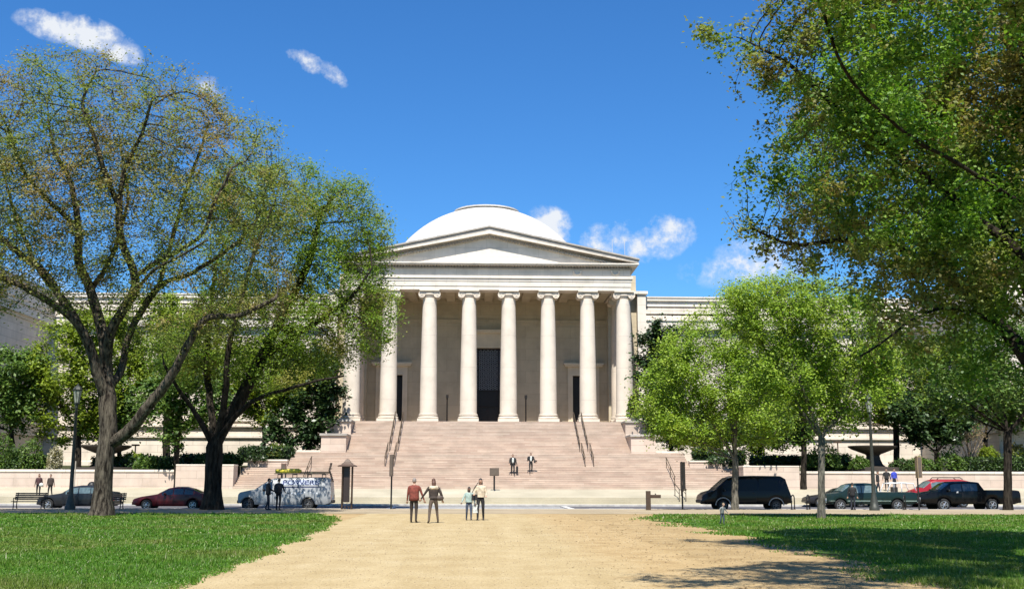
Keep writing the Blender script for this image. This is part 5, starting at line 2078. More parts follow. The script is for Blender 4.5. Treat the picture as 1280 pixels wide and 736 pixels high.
# black pickup
ktop = [(0, .95), (.015, 1.06), (.12, 1.18), (.19, 1.24), (.30, 1.72), (.34, 1.80), (.50, 1.83), (.595, 1.78), (.635, 1.32), (.66, 1.28), (.99, 1.28), (1.0, 1.1)]
kbelt = [(0, .9), (.1, 1.08), (.2, 1.16), (.6, 1.22), (.66, 1.26), (1.0, 1.1)]
kv, KL, KW, kspt = vehicle('pickup_truck', 'black crew pickup truck parked at the right end of the kerb', 'pickup', 1152, 1277, 70.0, 2.0, ktop, kbelt, (1180.5, 1241), P_BLACK, sill=.46, wr=.39,
                           side_windows=((.30, .41), (.42, .59)), windshield=(.205, .295), doors=((.215, .415), (.42, .60)), bump_mat=M_TRIM, tumble=.18)
a = kspt(.365, 2, .8, -1, .014)
MB().cbox(a[0], a[1], a[2], .14, .01, .10).build('sticker', P_WHITE, kv)

# cars in the far lane
FY = 81.1
vehicle('parked_car', 'charcoal sedan in the far lane mostly hidden behind the green pickup', 'car', 1011, 1093, FY, 1.8, sed_top, sed_belt, (1025, 1076), P_DK,
        side_windows=((.385, .53), (.545, .67), (.685, .80)), windshield=(.345, .465), rear_window=(.79, .885), doors=((.34, .535), (.545, .73)))
rtop = [(0, .9), (.02, 1.08), (.10, 1.24), (.17, 1.34), (.32, 1.88), (.40, 1.98), (.80, 1.98), (.92, 1.86), (.97, 1.35), (1.0, 1.0)]
rv, RL, RW, rspt = vehicle('parked_car', 'bright red car with a dark roof rack seen behind the black pickup', 'car', 1141, 1222, FY, 1.8, rtop, [(0, .8), (.1, 1.1), (.3, 1.2), (.95, 1.25), (1, .9)], (1156, 1205), P_BRED, wr=.36,
                           side_windows=((.31, .46), (.47, .64), (.65, .86)), windshield=(.185, .31), rear_window=(.925, .965), doors=((.27, .465), (.47, .66)), glass=M_GLASSP)
mb = MB()
for y in (-.6, .6):
    mb.tube([((.42 - .5) * RL, y, 1.99), ((.45 - .5) * RL, y, 2.13), ((.78 - .5) * RL, y, 2.13), ((.82 - .5) * RL, y, 1.99)], .03, 6)
for u in (.48, .6, .74):
    mb.tube([((u - .5) * RL, -.6, 2.13), ((u - .5) * RL, .6, 2.13)], .025, 6)
mb.build('roof_rack', M_BLACKMETAL, rv)
# open white jeep style car
jtop = [(0, .98), (.02, 1.05), (.30, 1.10), (.33, 1.08), (.36, 1.02), (.95, 1.02), (1.0, .98)]
jv, JL, JW, jspt = vehicle('open_utility_car', 'white open topped utility car with a bare roll cage behind the green pickup bed', 'car', 1088, 1150, FY, 1.7, jtop, [(0, .9), (.3, 1.0), (.95, .98), (1, .9)], (1099, 1136), P_WHITE, sill=.45, wr=.37,
                           doors=((.42, .58),), tumble=.05, bump_mat=M_TRIM)
mb = MB()
for y in (-.72, .72):
    mb.tube([((.36 - .5) * JL, y, 1.02), ((.44 - .5) * JL, y, 1.70), ((.66 - .5) * JL, y, 1.74), ((.90 - .5) * JL, y, 1.70), ((.97 - .5) * JL, y, 1.0)], .045, 6)
    mb.tube([((.66 - .5) * JL, y, 1.74), ((.66 - .5) * JL, y, 1.0)], .045, 6)
for u, z in ((.44, 1.70), (.66, 1.74), (.90, 1.70), (.365, 1.06)):
    mb.tube([((u - .5) * JL, -.72, z), ((u - .5) * JL, .72, z)], .04, 6)
mb.build('roll_cage', P_WHITE, jv, smooth=True)
for y in (-.38, .38):
    mb = MB()
    mb.cbox((.58 - .5) * JL, y, .95, .12, .5, .5)
    mb.build('seat_back', M_TRIM, jv, bevel=.05)

# ------------------------------------------------------------------ street furniture
# lamp post with an old style lantern
def lamp_post(px, Yb, pyt, label):
    b = P(px, 634, Yb)
    H = P(px + 8 if px < 640 else px - 5, pyt, Yb).z
    e = empty('street_lamp', (b.x, Yb, 0))
    tag(e, label, 'street lamp', 'street lamps on the near pavement')
    hp = H - 1.1
    MB().lathe([(.30, 0), (.30, .22), (.24, .28), (.22, .55), (.15, .8), (.12, 1.1), (.115, 1.4), (.075, hp - .3), (.095, hp - .25), (.07, hp - .2), (.075, hp)], n=16).build('pole', M_LAMPPOST, e, auto=50)
    lan = MB()
    lan.lathe([(.13, hp), (.25, hp + .72), (.24, hp + .74)], n=8)
    lo = lan.build('lantern', M_LANTERN, e)
    fr_ = MB()
    for k in range(8):
        a = 2 * PI * k / 8
        fr_.tube([(.135 * math.cos(a), .135 * math.sin(a), hp), (.255 * math.cos(a), .255 * math.sin(a), hp + .73)], .014, 4)
    fr_.lathe([(.29, hp + .73), (.30, hp + .78), (.2, hp + .93), (.1, hp + 1.0), (.05, hp + 1.04), (.05, hp + 1.1), (.01, hp + 1.14)], n=8)
    fr_.lathe([(.16, hp - .03), (.16, hp + .02)], n=8)
    fr_.build('lantern_frame', M_LAMPPOST, lo)
    return e


lamp_post(87.5, 66.0, 480, 'tall green black street lamp with a glass lantern before the dark grey sedan')
lamp_post(1093, 66.8, 492, 'tall street lamp with its lantern lost in leaves before the green pickup')


def pole_sign(name, label, px, Yb, pyb, pyt, panel_top, panel_bot, wpx, base_z=0.0, thick=.10, pm=None, polr=.05, two=False, edge=True):
    b = P(px, pyb, Yb)
    z = lambda y: P(px, y, Yb).z - base_z
    e = empty(name, (b.x, Yb, base_z))
    tag(e, label, 'sign')
    w = wpx * Yb / F_PX
    for dx in ((-w * .42, w * .42) if two else (0,)):
        MB().tube([(dx, thick / 2 + polr, 0), (dx, thick / 2 + polr, z(pyt))], polr, 8).build('post', M_BLACKMETAL, e)
    pn = MB().box(-w / 2, w / 2, -thick / 2, thick / 2, z(panel_bot), z(panel_top)).build('sign_panel', pm or M_SIGNBROWN, e, bevel=.01)
    MB().box(-w / 2 + .03, w / 2 - .03, -thick / 2 - .008, -thick / 2 + .002, z(panel_bot) + .05, z(panel_top) - .05).build('panel_face', simple('sign_face', (.10, .075, .055), .5), pn)
    return e


pole_sign('map_pylon', 'tall narrow brown information sign at the crossing, left of the man in red', 488.3, 68.3, 635, 567.5, 568, 595, 4.2, thick=.5)
pole_sign('map_pylon', 'tall narrow brown information sign on the right, left of the black van', 854.4, 68.5, 635.5, 576.5, 577, 613, 4.6, thick=.5)
pole_sign('map_pylon', 'tan and black pole sign standing before the black pickup', 1151, 67.2, 635, 569.5, 570, 597, 5.5, thick=.4, pm=simple('tan_panel', (.28, .20, .11), .6))
pole_sign('board_sign', 'square dark sign board on one post at the foot of the granite steps', 617.8, 91.5, 611, 585, 584.5, 594.5, 11.5, base_z=.98, polr=.07)
pole_sign('post_sign', 'small reddish sign on two posts behind the grey van', 353, 88.5, 626, 578.5, 578.8, 588.5, 6, base_z=.66, two=True, pm=simple('red_brown_panel', (.16, .06, .045), .6))
# base plate of the board sign
b = P(617.8, 611, 91.5)

# wooden post with a short arm
b = P(810.6, 637, 67.0)
e = empty('wooden_post', (b.x, 67.0, 0))
tag(e, 'thick brown wooden post with a short side arm by the crossing', 'post')
MB().cbox(0, 0, 0, .26, .26, 1.12).build('post', M_BROWNMETAL, e, bevel=.02)
MB().box(.132, .74, -.09, .09, .70, .90).build('arm', M_BROWNMETAL, e, bevel=.02)
MB().box(.40, .46, -.05, .05, .905, .97).build('bolt', M_BLACKMETAL, e)

# pagoda roofed notice kiosk
b = P(433, 635, 68.0)
e = empty('notice_kiosk', (b.x, 68.0, 0))
tag(e, 'brown notice kiosk with a flared pagoda roof at the kerb by the steps', 'kiosk')
hk = P(433, 582.5, 68).z
hkt = P(433, 573, 68).z
for dx, dy in ((-.27, -.22), (.30, -.22), (-.27, .22), (.30, .22)):
    MB().tube([(dx, dy, 0), (dx, dy, hk + .05)], .035, 8).build('post', M_BROWNMETAL, e)
MB().box(-.20, .16, -.12, .12, .42, hk).build('notice_panel', simple('dark_notice', (.03, .02, .016), .4), e, bevel=.02)
mb = MB()
prof = [(.66, hk - .02), (.665, hk + .03), (.42, hk + .12), (.24, hk + .26), (.10, hk + .42), (.03, hkt)]
mb.lathe([(r * 1.12, h) for r, h in prof], n=4)
rf = mb.build('roof', simple('kiosk_roof', (.085, .055, .04), .6), e)
rf.rotation_euler = (0, 0, PI / 4)
mb = MB()
for k in range(3):
    mb.tube([(-.25 + k * .2, -.22, .05), (-.15 + k * .2, -.22, .40), (-.05 + k * .2, -.22, .05)], .02, 5)
mb.build('lower_grille', M_BROWNMETAL, e)


def bench(label, px, Yb, rz=0.0):
    b = P(px, 632, Yb)
    e = empty('park_bench', (b.x, Yb, 0), rz)
    tag(e, label, 'bench', 'park benches by the kerb')
    mb = MB()
    for k in range(5):
        y = -.26 + k * .105
        mb.box(-.95, .95, y, y + .085, .43, .465)
    mb.build('seat', M_BENCH, e, bevel=.008)
    mb = MB()
    for k in range(4):
        z = .54 + k * .105
        y = .28 + k * .03
        mb.box(-.95, .95, y, y + .03, z, z + .085)
    mb.build('backrest', M_BENCH, e, bevel=.008)
    for x in (-.8, .8):
        mb = MB()
        mb.tube([(x, -.26, 0), (x, -.22, .22), (x, -.25, .42), (x, .24, .42), (x, .30, .55), (x, .40, .95)], .03, 6)
        mb.tube([(x, .26, .42), (x, .22, .2), (x, .32, 0)], .03, 6)
        mb.tube([(x, -.26, .42), (x, -.28, .64), (x, .30, .66)], .025, 6)
        mb.build('leg', M_BLACKMETAL, e, smooth=True)
    return e


bench('dark park bench left of the street lamp, nearest the picture edge', 36, 67.2)
bench('dark park bench half hidden behind the great elm trunk', 134.5, 66.8)


def loop_rack(px, label, Yb=68.6):
    b = P(px, 636, Yb)
    e = empty('bike_rack', (b.x, Yb, 0), R(62))
    tag(e, label, 'bike rack', 'inverted U bike racks along the kerb')
    pts = [(-.4, 0, 0), (-.4, 0, .66)]
    pts += [(-.4 * math.cos(a), 0, .66 + .22 * math.sin(a)) for a in np.linspace(0.15, PI - .15, 9)]
    pts += [(.4, 0, .66), (.4, 0, 0)]
    MB().tube(pts, .035, 8).build('loop', M_BLACKMETAL, e, smooth=True)
    for x in (-.4, .4):
        MB().lathe([(.08, 0), (.08, .02), (.04, .03)], (x, 0, 0), 10).build('foot_plate', M_BLACKMETAL, e)
    return e


loop_rack(991.5, 'black hoop bike rack just behind the tail of the black van')
loop_rack(1010.5, 'black hoop bike rack left of the pale slim tree trunk')
loop_rack(1067, 'black hoop bike rack in front of the green pickup cab')
loop_rack(1131, 'black hoop bike rack in front of the green pickup tail')

b = P(115, 606, 87.2)
e = empty('litter_bin', (b.x, 87.2, .44))
tag(e, 'dark litter bin just left of the great elm trunk beyond the dark grey sedan', 'litter bin')
MB().lathe([(.26, 0), (.28, .04), (.30, .8), (.31, .86)], n=16).build('bin_body', M_BROWNMETAL, e, auto=40)
MB().lathe([(.33, .862), (.33, .92), (.22, 1.08), (.08, 1.15)], n=16).build('lid', M_BLACKMETAL, e, auto=40)
b = P(93, 604, 92.3)
e = empty('thin_post', (b.x, 92.3, PZ1 - .1))
tag(e, 'thin pale post before the left wall, just right of the street lamp pole', 'post')
MB().tube([(0, 0, 0), (0, 0, 2.2)], .045, 8).build('post', simple('pale_post', (.30, .27, .22), .6), e)
MB().lathe([(.10, 0), (.10, .03), (.05, .06)], n=12).build('foot_plate', M_BLACKMETAL, e)

# small garden lights on thin posts
for px, py, lb in ((169.5, 557, 'thin garden light post left of the thick tree trunk'), (1047, 553.5, 'thin garden light post left of the fountain'), (386, 548, 'thin garden light post near the left terrace ledge')):
    Yb = 112 if px != 386 else 109
    t = P(px, py, Yb)
    zb = gz(Yb)
    e = empty('garden_light', (t.x, Yb, zb))
    tag(e, lb, 'garden light', 'thin garden lights before the museum')
    h = t.z - zb
    MB().tube([(0, 0, -.1), (0, 0, h)], .06, 8).build('post', M_BROWNMETAL, e)
    MB().cbox(0, 0, h, .7, .4, .16).build('lamp_head', M_BROWNMETAL, e, bevel=.03)

# ------------------------------------------------------------------ people
SKIN = simple('skin_tone', (0.42, 0.25, 0.17), .6)
SKIN_D = simple('brown_skin_tone', (0.13, 0.07, 0.045), .6)
EYE_M = simple('eye_dark', (0.02, 0.015, 0.012), .3)
LIP_M = simple('lips', (0.33, 0.12, 0.10), .5)
SHOE = simple('dark_shoe', (0.02, 0.017, 0.015), .6)


def cloth(name, c):
    return simple(name, c, .85, 0, .38, 9, bump=.6)


def person(label, px, py, H=1.72, face=0.0, top=None, legs=None, shoe=SHOE, skin=SKIN, hair=None, hair_len=0.0, stride=0.0, arms=((0.05, -.05, 0), (.05, -.05, 0)), ground=0.0, Yb=None,
           jacket=None, jacket_len=.0, female=False, bag=None, group='people in front of the museum', sleeves=True, bulk=1.0, bend=0.0, cat='person', extra=None, child=False, skirt=None, turn=0.0, spread=0.0):
    """face: 0 looks toward the viewer (-y), pi looks away. arms: per side (outward, forward, elbow bend)"""
    if Yb is None:
        loc = G(px, py, ground)
    else:
        loc = P(px, py, Yb)
        loc.z = ground
    k = H / 1.75
    e = empty('person', loc, face)
    tag(e, label, cat, group)
    hs = 1.22 if child else 1.0
    # skeleton: list of (pos, radius x, radius y, region), edges
    V, E, RG = [], [], []

    def v(p, r, reg, par=None):
        V.append((Vector(p) * k, (r if isinstance(r, tuple) else (r, r))))
        RG.append(reg)
        if par is not None:
            E.append((par, len(V) - 1))
        return len(V) - 1
    sw = (.185 if female else .205) * (.9 if child else 1)
    hp = .10 if female else .088
    fb = -math.sin(bend)
    pel = v((0, 0, .95), (.155 * bulk, .115 * bulk), 'legs')
    bel = v((0, fb * .08, 1.09), ((.128 if female else .145) * bulk, .10 * bulk), 'top', pel)
    che = v((0, fb * .20, 1.28), ((.145 if female else .165) * bulk, .115 * bulk), 'top', bel)
    uch = v((0, fb * .29, 1.41), (.12, .085), 'top', che)
    nek = v((0, fb * .35 - .01, 1.49), (.055, .055), 'skin', uch)
    hea0 = v((0, fb * .40 - .02, 1.555), (.06, .065), 'skin', nek)
    for si, s in enumerate((-1, 1)):
        st = stride * s
        hip = v((s * hp, 0, .88), .098 * bulk, 'legs', pel)
        kn = v((s * (hp + .01 + spread * .5), -.03 - st * .18, .49), .064, 'legs', hip)
        an = v((s * (hp + .015 + spread), .03 - st * .36 + (0.04 if st < 0 else 0), .085), .043, 'legs', kn)
        he = v((s * (hp + .02 + spread), -.05 - st * .36, .045), (.045, .04), 'shoe', an)
        to = v((s * (hp + .035 + spread), -.15 - st * .36, .032), (.042, .03), 'shoe', he)
        o_, f_, el = arms[si]
        sh_ = v((s * sw, fb * .29, 1.405), .066, 'top', uch)
        elp = Vector((s * (sw + .04 + o_ * .28), fb * .2 - f_ * .28, 1.405 - .28 * math.cos(min(1.4, abs(f_) + abs(o_)))))
        e_ = v(elp, .046, 'top', sh_)
        up_ = (elp - Vector((s * sw, fb * .29, 1.405))).normalized()
        fwd = Vector((-s * .15 * (1 if el > .3 else 0), -1, .2))
        fd = (up_ * math.cos(el) + fwd.normalized() * math.sin(el)).normalized()
        wrp = elp + fd * .245
        w_ = v(wrp, .031, 'top' if sleeves else 'skin', e_)
        pal = v(wrp + fd * .075, (.042, .022), 'skin', w_)
        # five fingers as thin tapering chains on the palm
        side = fd.cross(Vector((0, 1, 0.01))).normalized()
        curl = Vector((0, -1, 0)) - fd * fd.dot(Vector((0, -1, 0)))
        if curl.length < .1:
            curl = Vector((0, 0, -1))
        curl.normalize()
        for fi in range(4):
            off = side * ((fi - 1.5) * .021)
            ln = (.062, .075, .07, .055)[fi]
            p0 = wrp + fd * .10 + off
            a_ = v(p0, .0105, 'skin', pal)
            b_ = v(p0 + fd * ln * .55 + curl * .008, .0095, 'skin', a_)
            v(p0 + fd * ln * .9 + curl * .03, .008, 'skin', b_)
        th0 = wrp + fd * .05 - side * s * .035
        a_ = v(th0, .013, 'skin', pal)
        v(th0 + fd * .045 - side * s * .022 + curl * .015, .010, 'skin', a_)
    me = bpy.data.meshes.new('body')
    me.from_pydata([tuple(p) for p, r in V], E, [])
    o = bpy.data.objects.new('person_tmp', me)
    COL.objects.link(o)
    md = o.modifiers.new('s', 'SKIN')
    md.branch_smoothing = .4
    for i, (p, r) in enumerate(V):
        me.skin_vertices[0].data[i].radius = (r[0] * k, r[1] * k)
        me.skin_vertices[0].data[i].use_root = (i == 0)
    ms = o.modifiers.new('u', 'SUBSURF')
    ms.levels = 1
    ms.render_levels = 1
    dgp = bpy.context.evaluated_depsgraph_get()
    bme = bpy.data.meshes.new_from_object(o.evaluated_get(dgp))
    bpy.data.objects.remove(o)
    # head with nose, ears, eyes and mouth joined into the body mesh
    bm = bmesh.new()
    bm.from_mesh(bme)
    for f in bm.faces:
        c = f.calc_center_median()
        best, bi = 9e9, 0
        for (i, j) in E:
            a, b = V[i][0], V[j][0]
            ab = b - a
            t = max(0, min(1, (c - a).dot(ab) / max(ab.length_squared, 1e-9)))
            d = (a + ab * t - c).length - .5 * (V[i][1][0] * (1 - t) + V[j][1][0] * t) * k
            if d < best:
                best, bi = d, (j if t > .35 else i)
        f.material_index = {'skin': 0, 'top': 1, 'legs': 2, 'shoe': 3}[RG[bi]]
        f.smooth = True
    hc = Vector((0, fb * .42 - .035, 1.645)) * k
    r = Vector((.074, .092, .112)) * k * hs
    mh = MB()
    mh.ball(hc, tuple(r), 16, 12, 0)
    mh.ball(hc + Vector((0, -.02, -.07)) * k * hs, (.055 * k * hs, .062 * k * hs, .05 * k * hs), 12, 8, 0)
    mh.ball(hc + Vector((0, -.098, -.012)) * k * hs, (.014 * k * hs, .02 * k * hs, .026 * k * hs), 8, 6, 0)
    for s in (-1, 1):
        mh.ball(hc + Vector((s * .076, .005, -.005)) * k * hs, (.012 * k * hs, .02 * k * hs, .032 * k * hs), 8, 6, 0)
        mh.ball(hc + Vector((s * .03, -.081, .014)) * k * hs, (.013 * k * hs, .010 * k * hs, .008 * k * hs), 8, 6, 4)
    mh.ball(hc + Vector((0, -.086, -.055)) * k * hs, (.024 * k * hs, .010 * k * hs, .008 * k * hs), 8, 6, 5)
    tm = bpy.data.meshes.new('t')
    tm.from_pydata([tuple(p) for p in mh.v], [], mh.f)
    tm.polygons.foreach_set('material_index', mh.m)
    tm.polygons.foreach_set('use_smooth', [True] * len(tm.polygons))
    bm.from_mesh(tm)
    bm.to_mesh(bme)
    bm.free()
    mi_ = [f.material_index for f in bme.polygons]
    bme.materials.clear()
    for m_ in (skin, top, legs, shoe, EYE_M, LIP_M):
        bme.materials.append(m_)
    bme.polygons.foreach_set('material_index', mi_)
    bo = bpy.data.objects.new('body', bme)
    COL.objects.link(bo)
    bo.parent = e
    # clothing
    if jacket:
        jb = MB()
        z1, z0_ = 1.445, .96 - jacket_len
        secs = [(z1, .10, .075), (1.42, .19, .10), (1.36, .215, .125), (1.25, .205, .135), (1.08, .185 * bulk, .13 * bulk), (.98, .19 * bulk, .135 * bulk), (z0_, .195 * bulk, .145 * bulk), (z0_, .17 * bulk, .12 * bulk)]
        n = 18
        vs, fs = [], []
        for z, rx, ry in secs:
            y_ = fb * .2 * max(0, (z - .95) / .35)
            for q in range(n):
                a = 2 * PI * q / n
                vs.append((rx * k * math.cos(a), y_ * k + ry * k * math.sin(a), z * k))
        for i in range(len(secs) - 1):
            for q in range(n):
                q2 = (q + 1) % n
                fs.append((i * n + q, i * n + q2, (i + 1) * n + q2, (i + 1) * n + q))
        jb.add(vs, fs)
        jb.build('jacket', jacket, e, smooth=True)
    if skirt:
        sb = MB()
        sb.lathe([(.15 * k, 1.02 * k), (.17 * k, .9 * k), (.21 * k, .55 * k), (.19 * k, .55 * k)], n=18, cap=False)
        sb.build('skirt', skirt, e, smooth=True)
    if hair:
        hb = MB()
        n, m = 16, 9
        vs, fs = [], []
        rr_ = r * 1.09
        for i in range(m + 1):
            t = PI * .60 * i / m
            for q in range(n):
                a = 2 * PI * q / n
                y = math.sin(t) * math.sin(a)
                z = math.cos(t)
                if y < -.25:       # leave the face free
                    z = max(z, .42)
                vs.append((hc.x + rr_.x * math.sin(t) * math.cos(a), hc.y + rr_.y * y + .006, hc.z + rr_.z * z))
        for i in range(m):
            for q in range(n):
                q2 = (q + 1) % n
                fs.append((i * n + q, i * n + q2, (i + 1) * n + q2, (i + 1) * n + q))
        hb.add(vs, fs)
        if hair_len > 0:
            hb.tube([hc + Vector((0, .055, .03)) * k, hc + Vector((0, .085, -.08)) * k, hc + Vector((0, .095, -.12 - hair_len * .5)) * k, hc + Vector((0, .09, -.12 - hair_len)) * k], [(.07 * k, .05 * k), (.085 * k, .05 * k), (.075 * k, .035 * k), (.04 * k, .015 * k)], 12)
        hb.build('hair', hair, e, smooth=True)
    e['h'] = k
    return e


def held(name, label, cat, mb, mat, who, off, smooth=False, bevel=.015, rz=None):
    o = mb.build(name, mat, None, smooth=smooth, bevel=bevel)
    a = who.rotation_euler.z
    m = Matrix.Rotation(a, 3, 'Z')
    o.location = who.location + m @ Vector(off)
    o.rotation_euler = (0, 0, a if rz is None else rz)
    tag(o, label, cat)
    return o


HAIR_DK = simple('dark_hair', (0.014, 0.010, 0.008), .6)
HAIR_BR = simple('brown_hair', (0.07, 0.028, 0.014), .6)
HAIR_GR = simple('grey_hair', (0.20, 0.17, 0.15), .7)
C_RED = cloth('rust_red_cloth', (0.16, 0.036, 0.022))
C_DKBROWN = cloth('dark_brown_cloth', (0.035, 0.024, 0.018))
C_BROWN = cloth('brown_cloth', (0.085, 0.06, 0.042))
C_BLACK = cloth('black_cloth', (0.012, 0.012, 0.013))
C_NAVY = cloth('navy_cloth', (0.016, 0.019, 0.03))
C_WHITE = cloth('white_cloth', (0.50, 0.52, 0.48))
C_BEIGE = cloth('beige_cloth', (0.46, 0.38, 0.27))
C_JEAN = cloth('blue_jean', (0.045, 0.06, 0.09))
C_BLUE = cloth('royal_blue_cloth', (0.03, 0.05, 0.36))
C_GREY = cloth('grey_cloth', (0.16, 0.17, 0.165))
C_TEAL = cloth('pale_teal_cloth', (0.28, 0.36, 0.32))
M_LEATHER = simple('black_leather', (0.014, 0.012, 0.011), .5)

# couple walking away hand in hand
pm_ = person('grey haired man in a rust red jacket seen from behind holding a hand', 517, 653, 1.76, PI - .08, C_RED, C_DKBROWN, hair=HAIR_GR, jacket=C_RED, jacket_len=.10, stride=.10, arms=((.22, .05, .1), (.0, .05, .2)), bulk=1.08)
pw_ = person('woman in a dark vest and brown trousers with long hair walking away beside the man', 541.5, 653.5, 1.74, PI + .15, C_DKBROWN, C_BROWN, hair=HAIR_BR, hair_len=.34, jacket=C_DKBROWN, jacket_len=-.02, stride=-.5, spread=.09, arms=((.22, -.1, .4), (.42, .1, .2)), female=True, sleeves=True)
cl_ = MB()
cl_.lathe([(.10, 1.47), (.17, 1.45), (.215, 1.38), (.20, 1.31), (.15, 1.32)], n=18, cap=False)
cl_.v = [(x, y * .66, z) for x, y, z in cl_.v]
cl_.build('collar', C_BEIGE, pw_, smooth=True)
mb = MB()
mb.ball((0, 0, 0), (.17, .08, .11), 12, 8)
mb.tube([(-.12, 0, .08), (-.02, 0, .42), (.10, 0, .08)], .015, 5)
held('shoulder_bag', 'brown shoulder bag at the hip of the woman walking with the man in red', 'bag', mb, simple('brown_leather', (.06, .042, .03), .6), pw_, (-.24, .04, .98), True, 0)
# two women coming toward the camera
p1 = person('shorter woman in a pale teal top and jeans carrying a white bag', 586, 650, 1.40, .1, C_TEAL, C_JEAN, hair=HAIR_DK, hair_len=.16, stride=.25, arms=((.3, .15, .4), (.1, .1, .3)), female=True, skin=SKIN_D, jacket=C_TEAL, jacket_len=.02)
mb = MB()
mb.cbox(0, 0, -.2, .22, .12, .34)
mb.tube([(-.08, 0, .12), (0, 0, .3), (.08, 0, .12)], .012, 5)
held('tote_bag', 'white tote bag at the side of the shorter woman in teal', 'bag', mb, C_WHITE, p1, (.27, -.06, .52), bevel=.03)
p2 = person('taller woman in a beige top and black trousers on the gravel path', 600.5, 650, 1.76, -.08, C_BEIGE, C_BLACK, hair=HAIR_DK, hair_len=.28, stride=-.2, arms=((.12, .2, 1.1), (.1, .2, .9)), female=True, jacket=C_BEIGE, jacket_len=.0)
mb = MB()
mb.cbox(0, 0, -.14, .30, .13, .26)
mb.tube([(-.12, 0, .12), (.02, -.03, .40), (.18, 0, .62)], .018, 5)
held('shoulder_bag', 'black shoulder bag at the hip of the taller woman in beige', 'bag', mb, M_LEATHER, p2, (-.27, -.05, .98), bevel=.03)
# walkers on the steps
ZL = Z1_
s1 = person('man in a black suit and white shirt coming down the steps with a case', 641, 593, 1.74, .05, C_BLACK, C_BLACK, hair=HAIR_DK, stride=.45, arms=((.15, .2, .6), (.12, .0, .1)), ground=SZ0 + 7 * .153, Yb=93 + 6.5 * .36)
jk = MB()
for s in (-1, 1):
    jk.tube([(s * .15, .01, 1.43), (s * .175, -.02, 1.25), (s * .165, -.03, 1.02), (s * .17, -.03, .82)], [(.055, .10), (.07, .125), (.075, .125), (.07, .12)], 10)
    jk.tube([(s * .205, 0, 1.415), (s * .25, .0, 1.15)], [.078, .06], 8)
jk.box(-.17, .17, .03, .13, .82, 1.42)
jk.build('jacket', C_BLACK, s1, smooth=True)
sf = MB()
sf.tube([(0, -.085, 1.44), (0, -.125, 1.30), (0, -.125, 1.12), (0, -.115, 1.0)], [(.05, .03), (.085, .035), (.085, .03), (.07, .02)], 10)
sf.build('shirt', C_WHITE, s1, smooth=True)
mb = MB()
mb.cbox(0, 0, -.42, .16, .36, .55)
mb.tube([(0, -.08, .13), (0, -.08, .24), (0, .08, .24), (0, .08, .13)], .014, 5)
held('travel_case', 'black case carried by the man in the black suit on the steps', 'case', mb, M_LEATHER, s1, (.36, .02, .62), bevel=.03)
s2 = person('person in a dark open jacket and white shirt descending the steps on the right', 663.5, 591, 1.70, .1, C_BLACK, C_BLACK, hair=HAIR_DK, stride=-.5, arms=((.25, .1, .8), (.35, .2, .6)), ground=SZ0 + 8 * .153, Yb=93 + 7.5 * .36, female=True)
jk = MB()
for s in (-1, 1):
    jk.tube([(s * .14, .01, 1.43), (s * .165, -.02, 1.25), (s * .155, -.02, 1.04)], [(.055, .09), (.065, .115), (.07, .115)], 10)
    jk.tube([(s * .185, 0, 1.415), (s * .27, .0, 1.17)], [.075, .058], 8)
jk.box(-.15, .15, .03, .12, 1.02, 1.42)
jk.build('jacket', C_BLACK, s2, smooth=True)
sf = MB()
sf.tube([(0, -.085, 1.44), (0, -.125, 1.30), (0, -.125, 1.12), (0, -.115, 1.0)], [(.05, .03), (.085, .035), (.085, .03), (.07, .02)], 10)
sf.build('shirt', C_WHITE, s2, smooth=True)
mb = MB()
mb.cbox(0, 0, -.1, .26, .12, .22)
held('hand_bag', 'small black bag held by the person in the open jacket on the steps', 'bag', mb, M_LEATHER, s2, (.38, -.1, .98), bevel=.03)
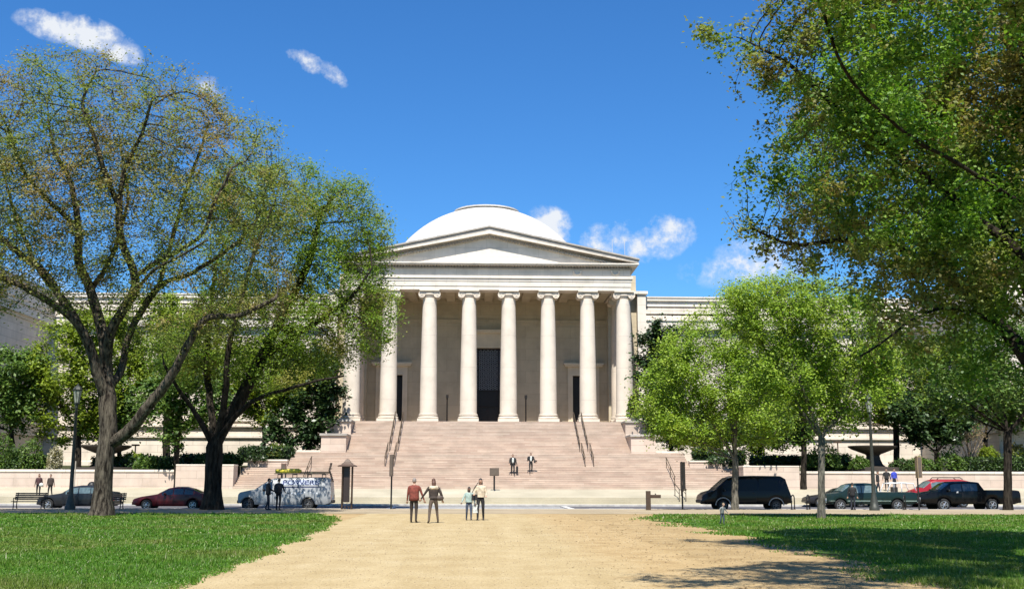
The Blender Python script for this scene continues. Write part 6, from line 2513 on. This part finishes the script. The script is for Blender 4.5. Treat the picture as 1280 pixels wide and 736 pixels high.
# two men by the grey van
v1 = person('man in dark clothes standing beside the grey van door', 334.5, 637.2, 1.80, PI * .6, C_BLACK, C_NAVY, hair=HAIR_DK, jacket=C_BLACK, jacket_len=.12, arms=((.06, .3, .9), (.06, .3, .9)), stride=.2)
v2 = person('person in navy seen from behind with a large dark backpack by the grey van', 347.5, 637.6, 1.80, PI * .95, C_NAVY, C_BLACK, hair=HAIR_DK, jacket=C_NAVY, jacket_len=.04, arms=((.06, .25, .8), (.06, .25, .8)), stride=.15)
mb = MB()
mb.ball((0, 0, 0), (.21, .15, .31), 14, 10)
mb.ball((0, .13, -.06), (.14, .07, .17), 10, 8)
held('backpack', 'large dark backpack worn beside the grey van', 'backpack', mb, C_BLACK, v2, (0, .24, 1.22), True, 0)
# pair near the left wall
person('woman in dark red with a white bag walking beyond the dark grey sedan', 47.3, 621, 1.70, .2, cloth('wine_cloth', (.05, .02, .02)), C_BLACK, hair=HAIR_BR, hair_len=.2, jacket=cloth('wine_cloth', (.05, .02, .02)), jacket_len=.06, female=True, ground=.46, Yb=87.6, stride=.3)
e_ = person('man in a dark brown jacket walking beyond the dark grey sedan', 62, 621, 1.68, -.1, C_DKBROWN, C_BLACK, hair=HAIR_DK, jacket=C_DKBROWN, jacket_len=.1, ground=.46, Yb=87.6, stride=-.3, bulk=1.1)
o47 = [o for o in bpy.data.objects if o.get('label', '').startswith('woman in dark red')][0]
mb = MB()
mb.ball((0, 0, 0), (.16, .1, .15), 12, 8)
held('white_bag', 'round white bag carried by the woman in dark red', 'bag', mb, C_WHITE, o47, (.2, -.15, .88), True, 0)
# pair by the right wall
person('person in a royal blue top near the right wall behind the white open car', 1118.5, 612, 1.74, .3, C_BLUE, C_NAVY, hair=HAIR_DK, ground=PZ1 - .08, Yb=92.2, jacket=C_BLUE, jacket_len=0)
person('person in black beside the one in royal blue near the right wall', 1109, 612, 1.74, -.3, C_BLACK, C_BLACK, hair=HAIR_DK, ground=PZ1 - .08, Yb=92.2, jacket=C_BLACK, jacket_len=.05)
person('dark clothed person walking by the right wall behind the street lamp', 1098, 618, 1.76, 1.2, C_BLACK, C_NAVY, hair=HAIR_DK, ground=.80, Yb=90, jacket=C_BLACK, jacket_len=.05, stride=.4)
person('person in dark clothes standing by the bike rack before the green pickup', 1066.5, 637, 1.62, 2.6, C_BLACK, C_NAVY, hair=HAIR_DK, jacket=C_BLACK, jacket_len=.05, Yb=67.6, ground=0)
# child on the lawn
person('small child in a grey top and jeans standing on the grass', 903, 655.5, .82, .6, C_GREY, C_JEAN, hair=simple('fair_hair', (.20, .15, .09), .7), arms=((.7, .3, .5), (.3, .2, .5)), stride=.3, child=True, jacket=C_GREY, jacket_len=.05, bend=.35)
#@@PART5
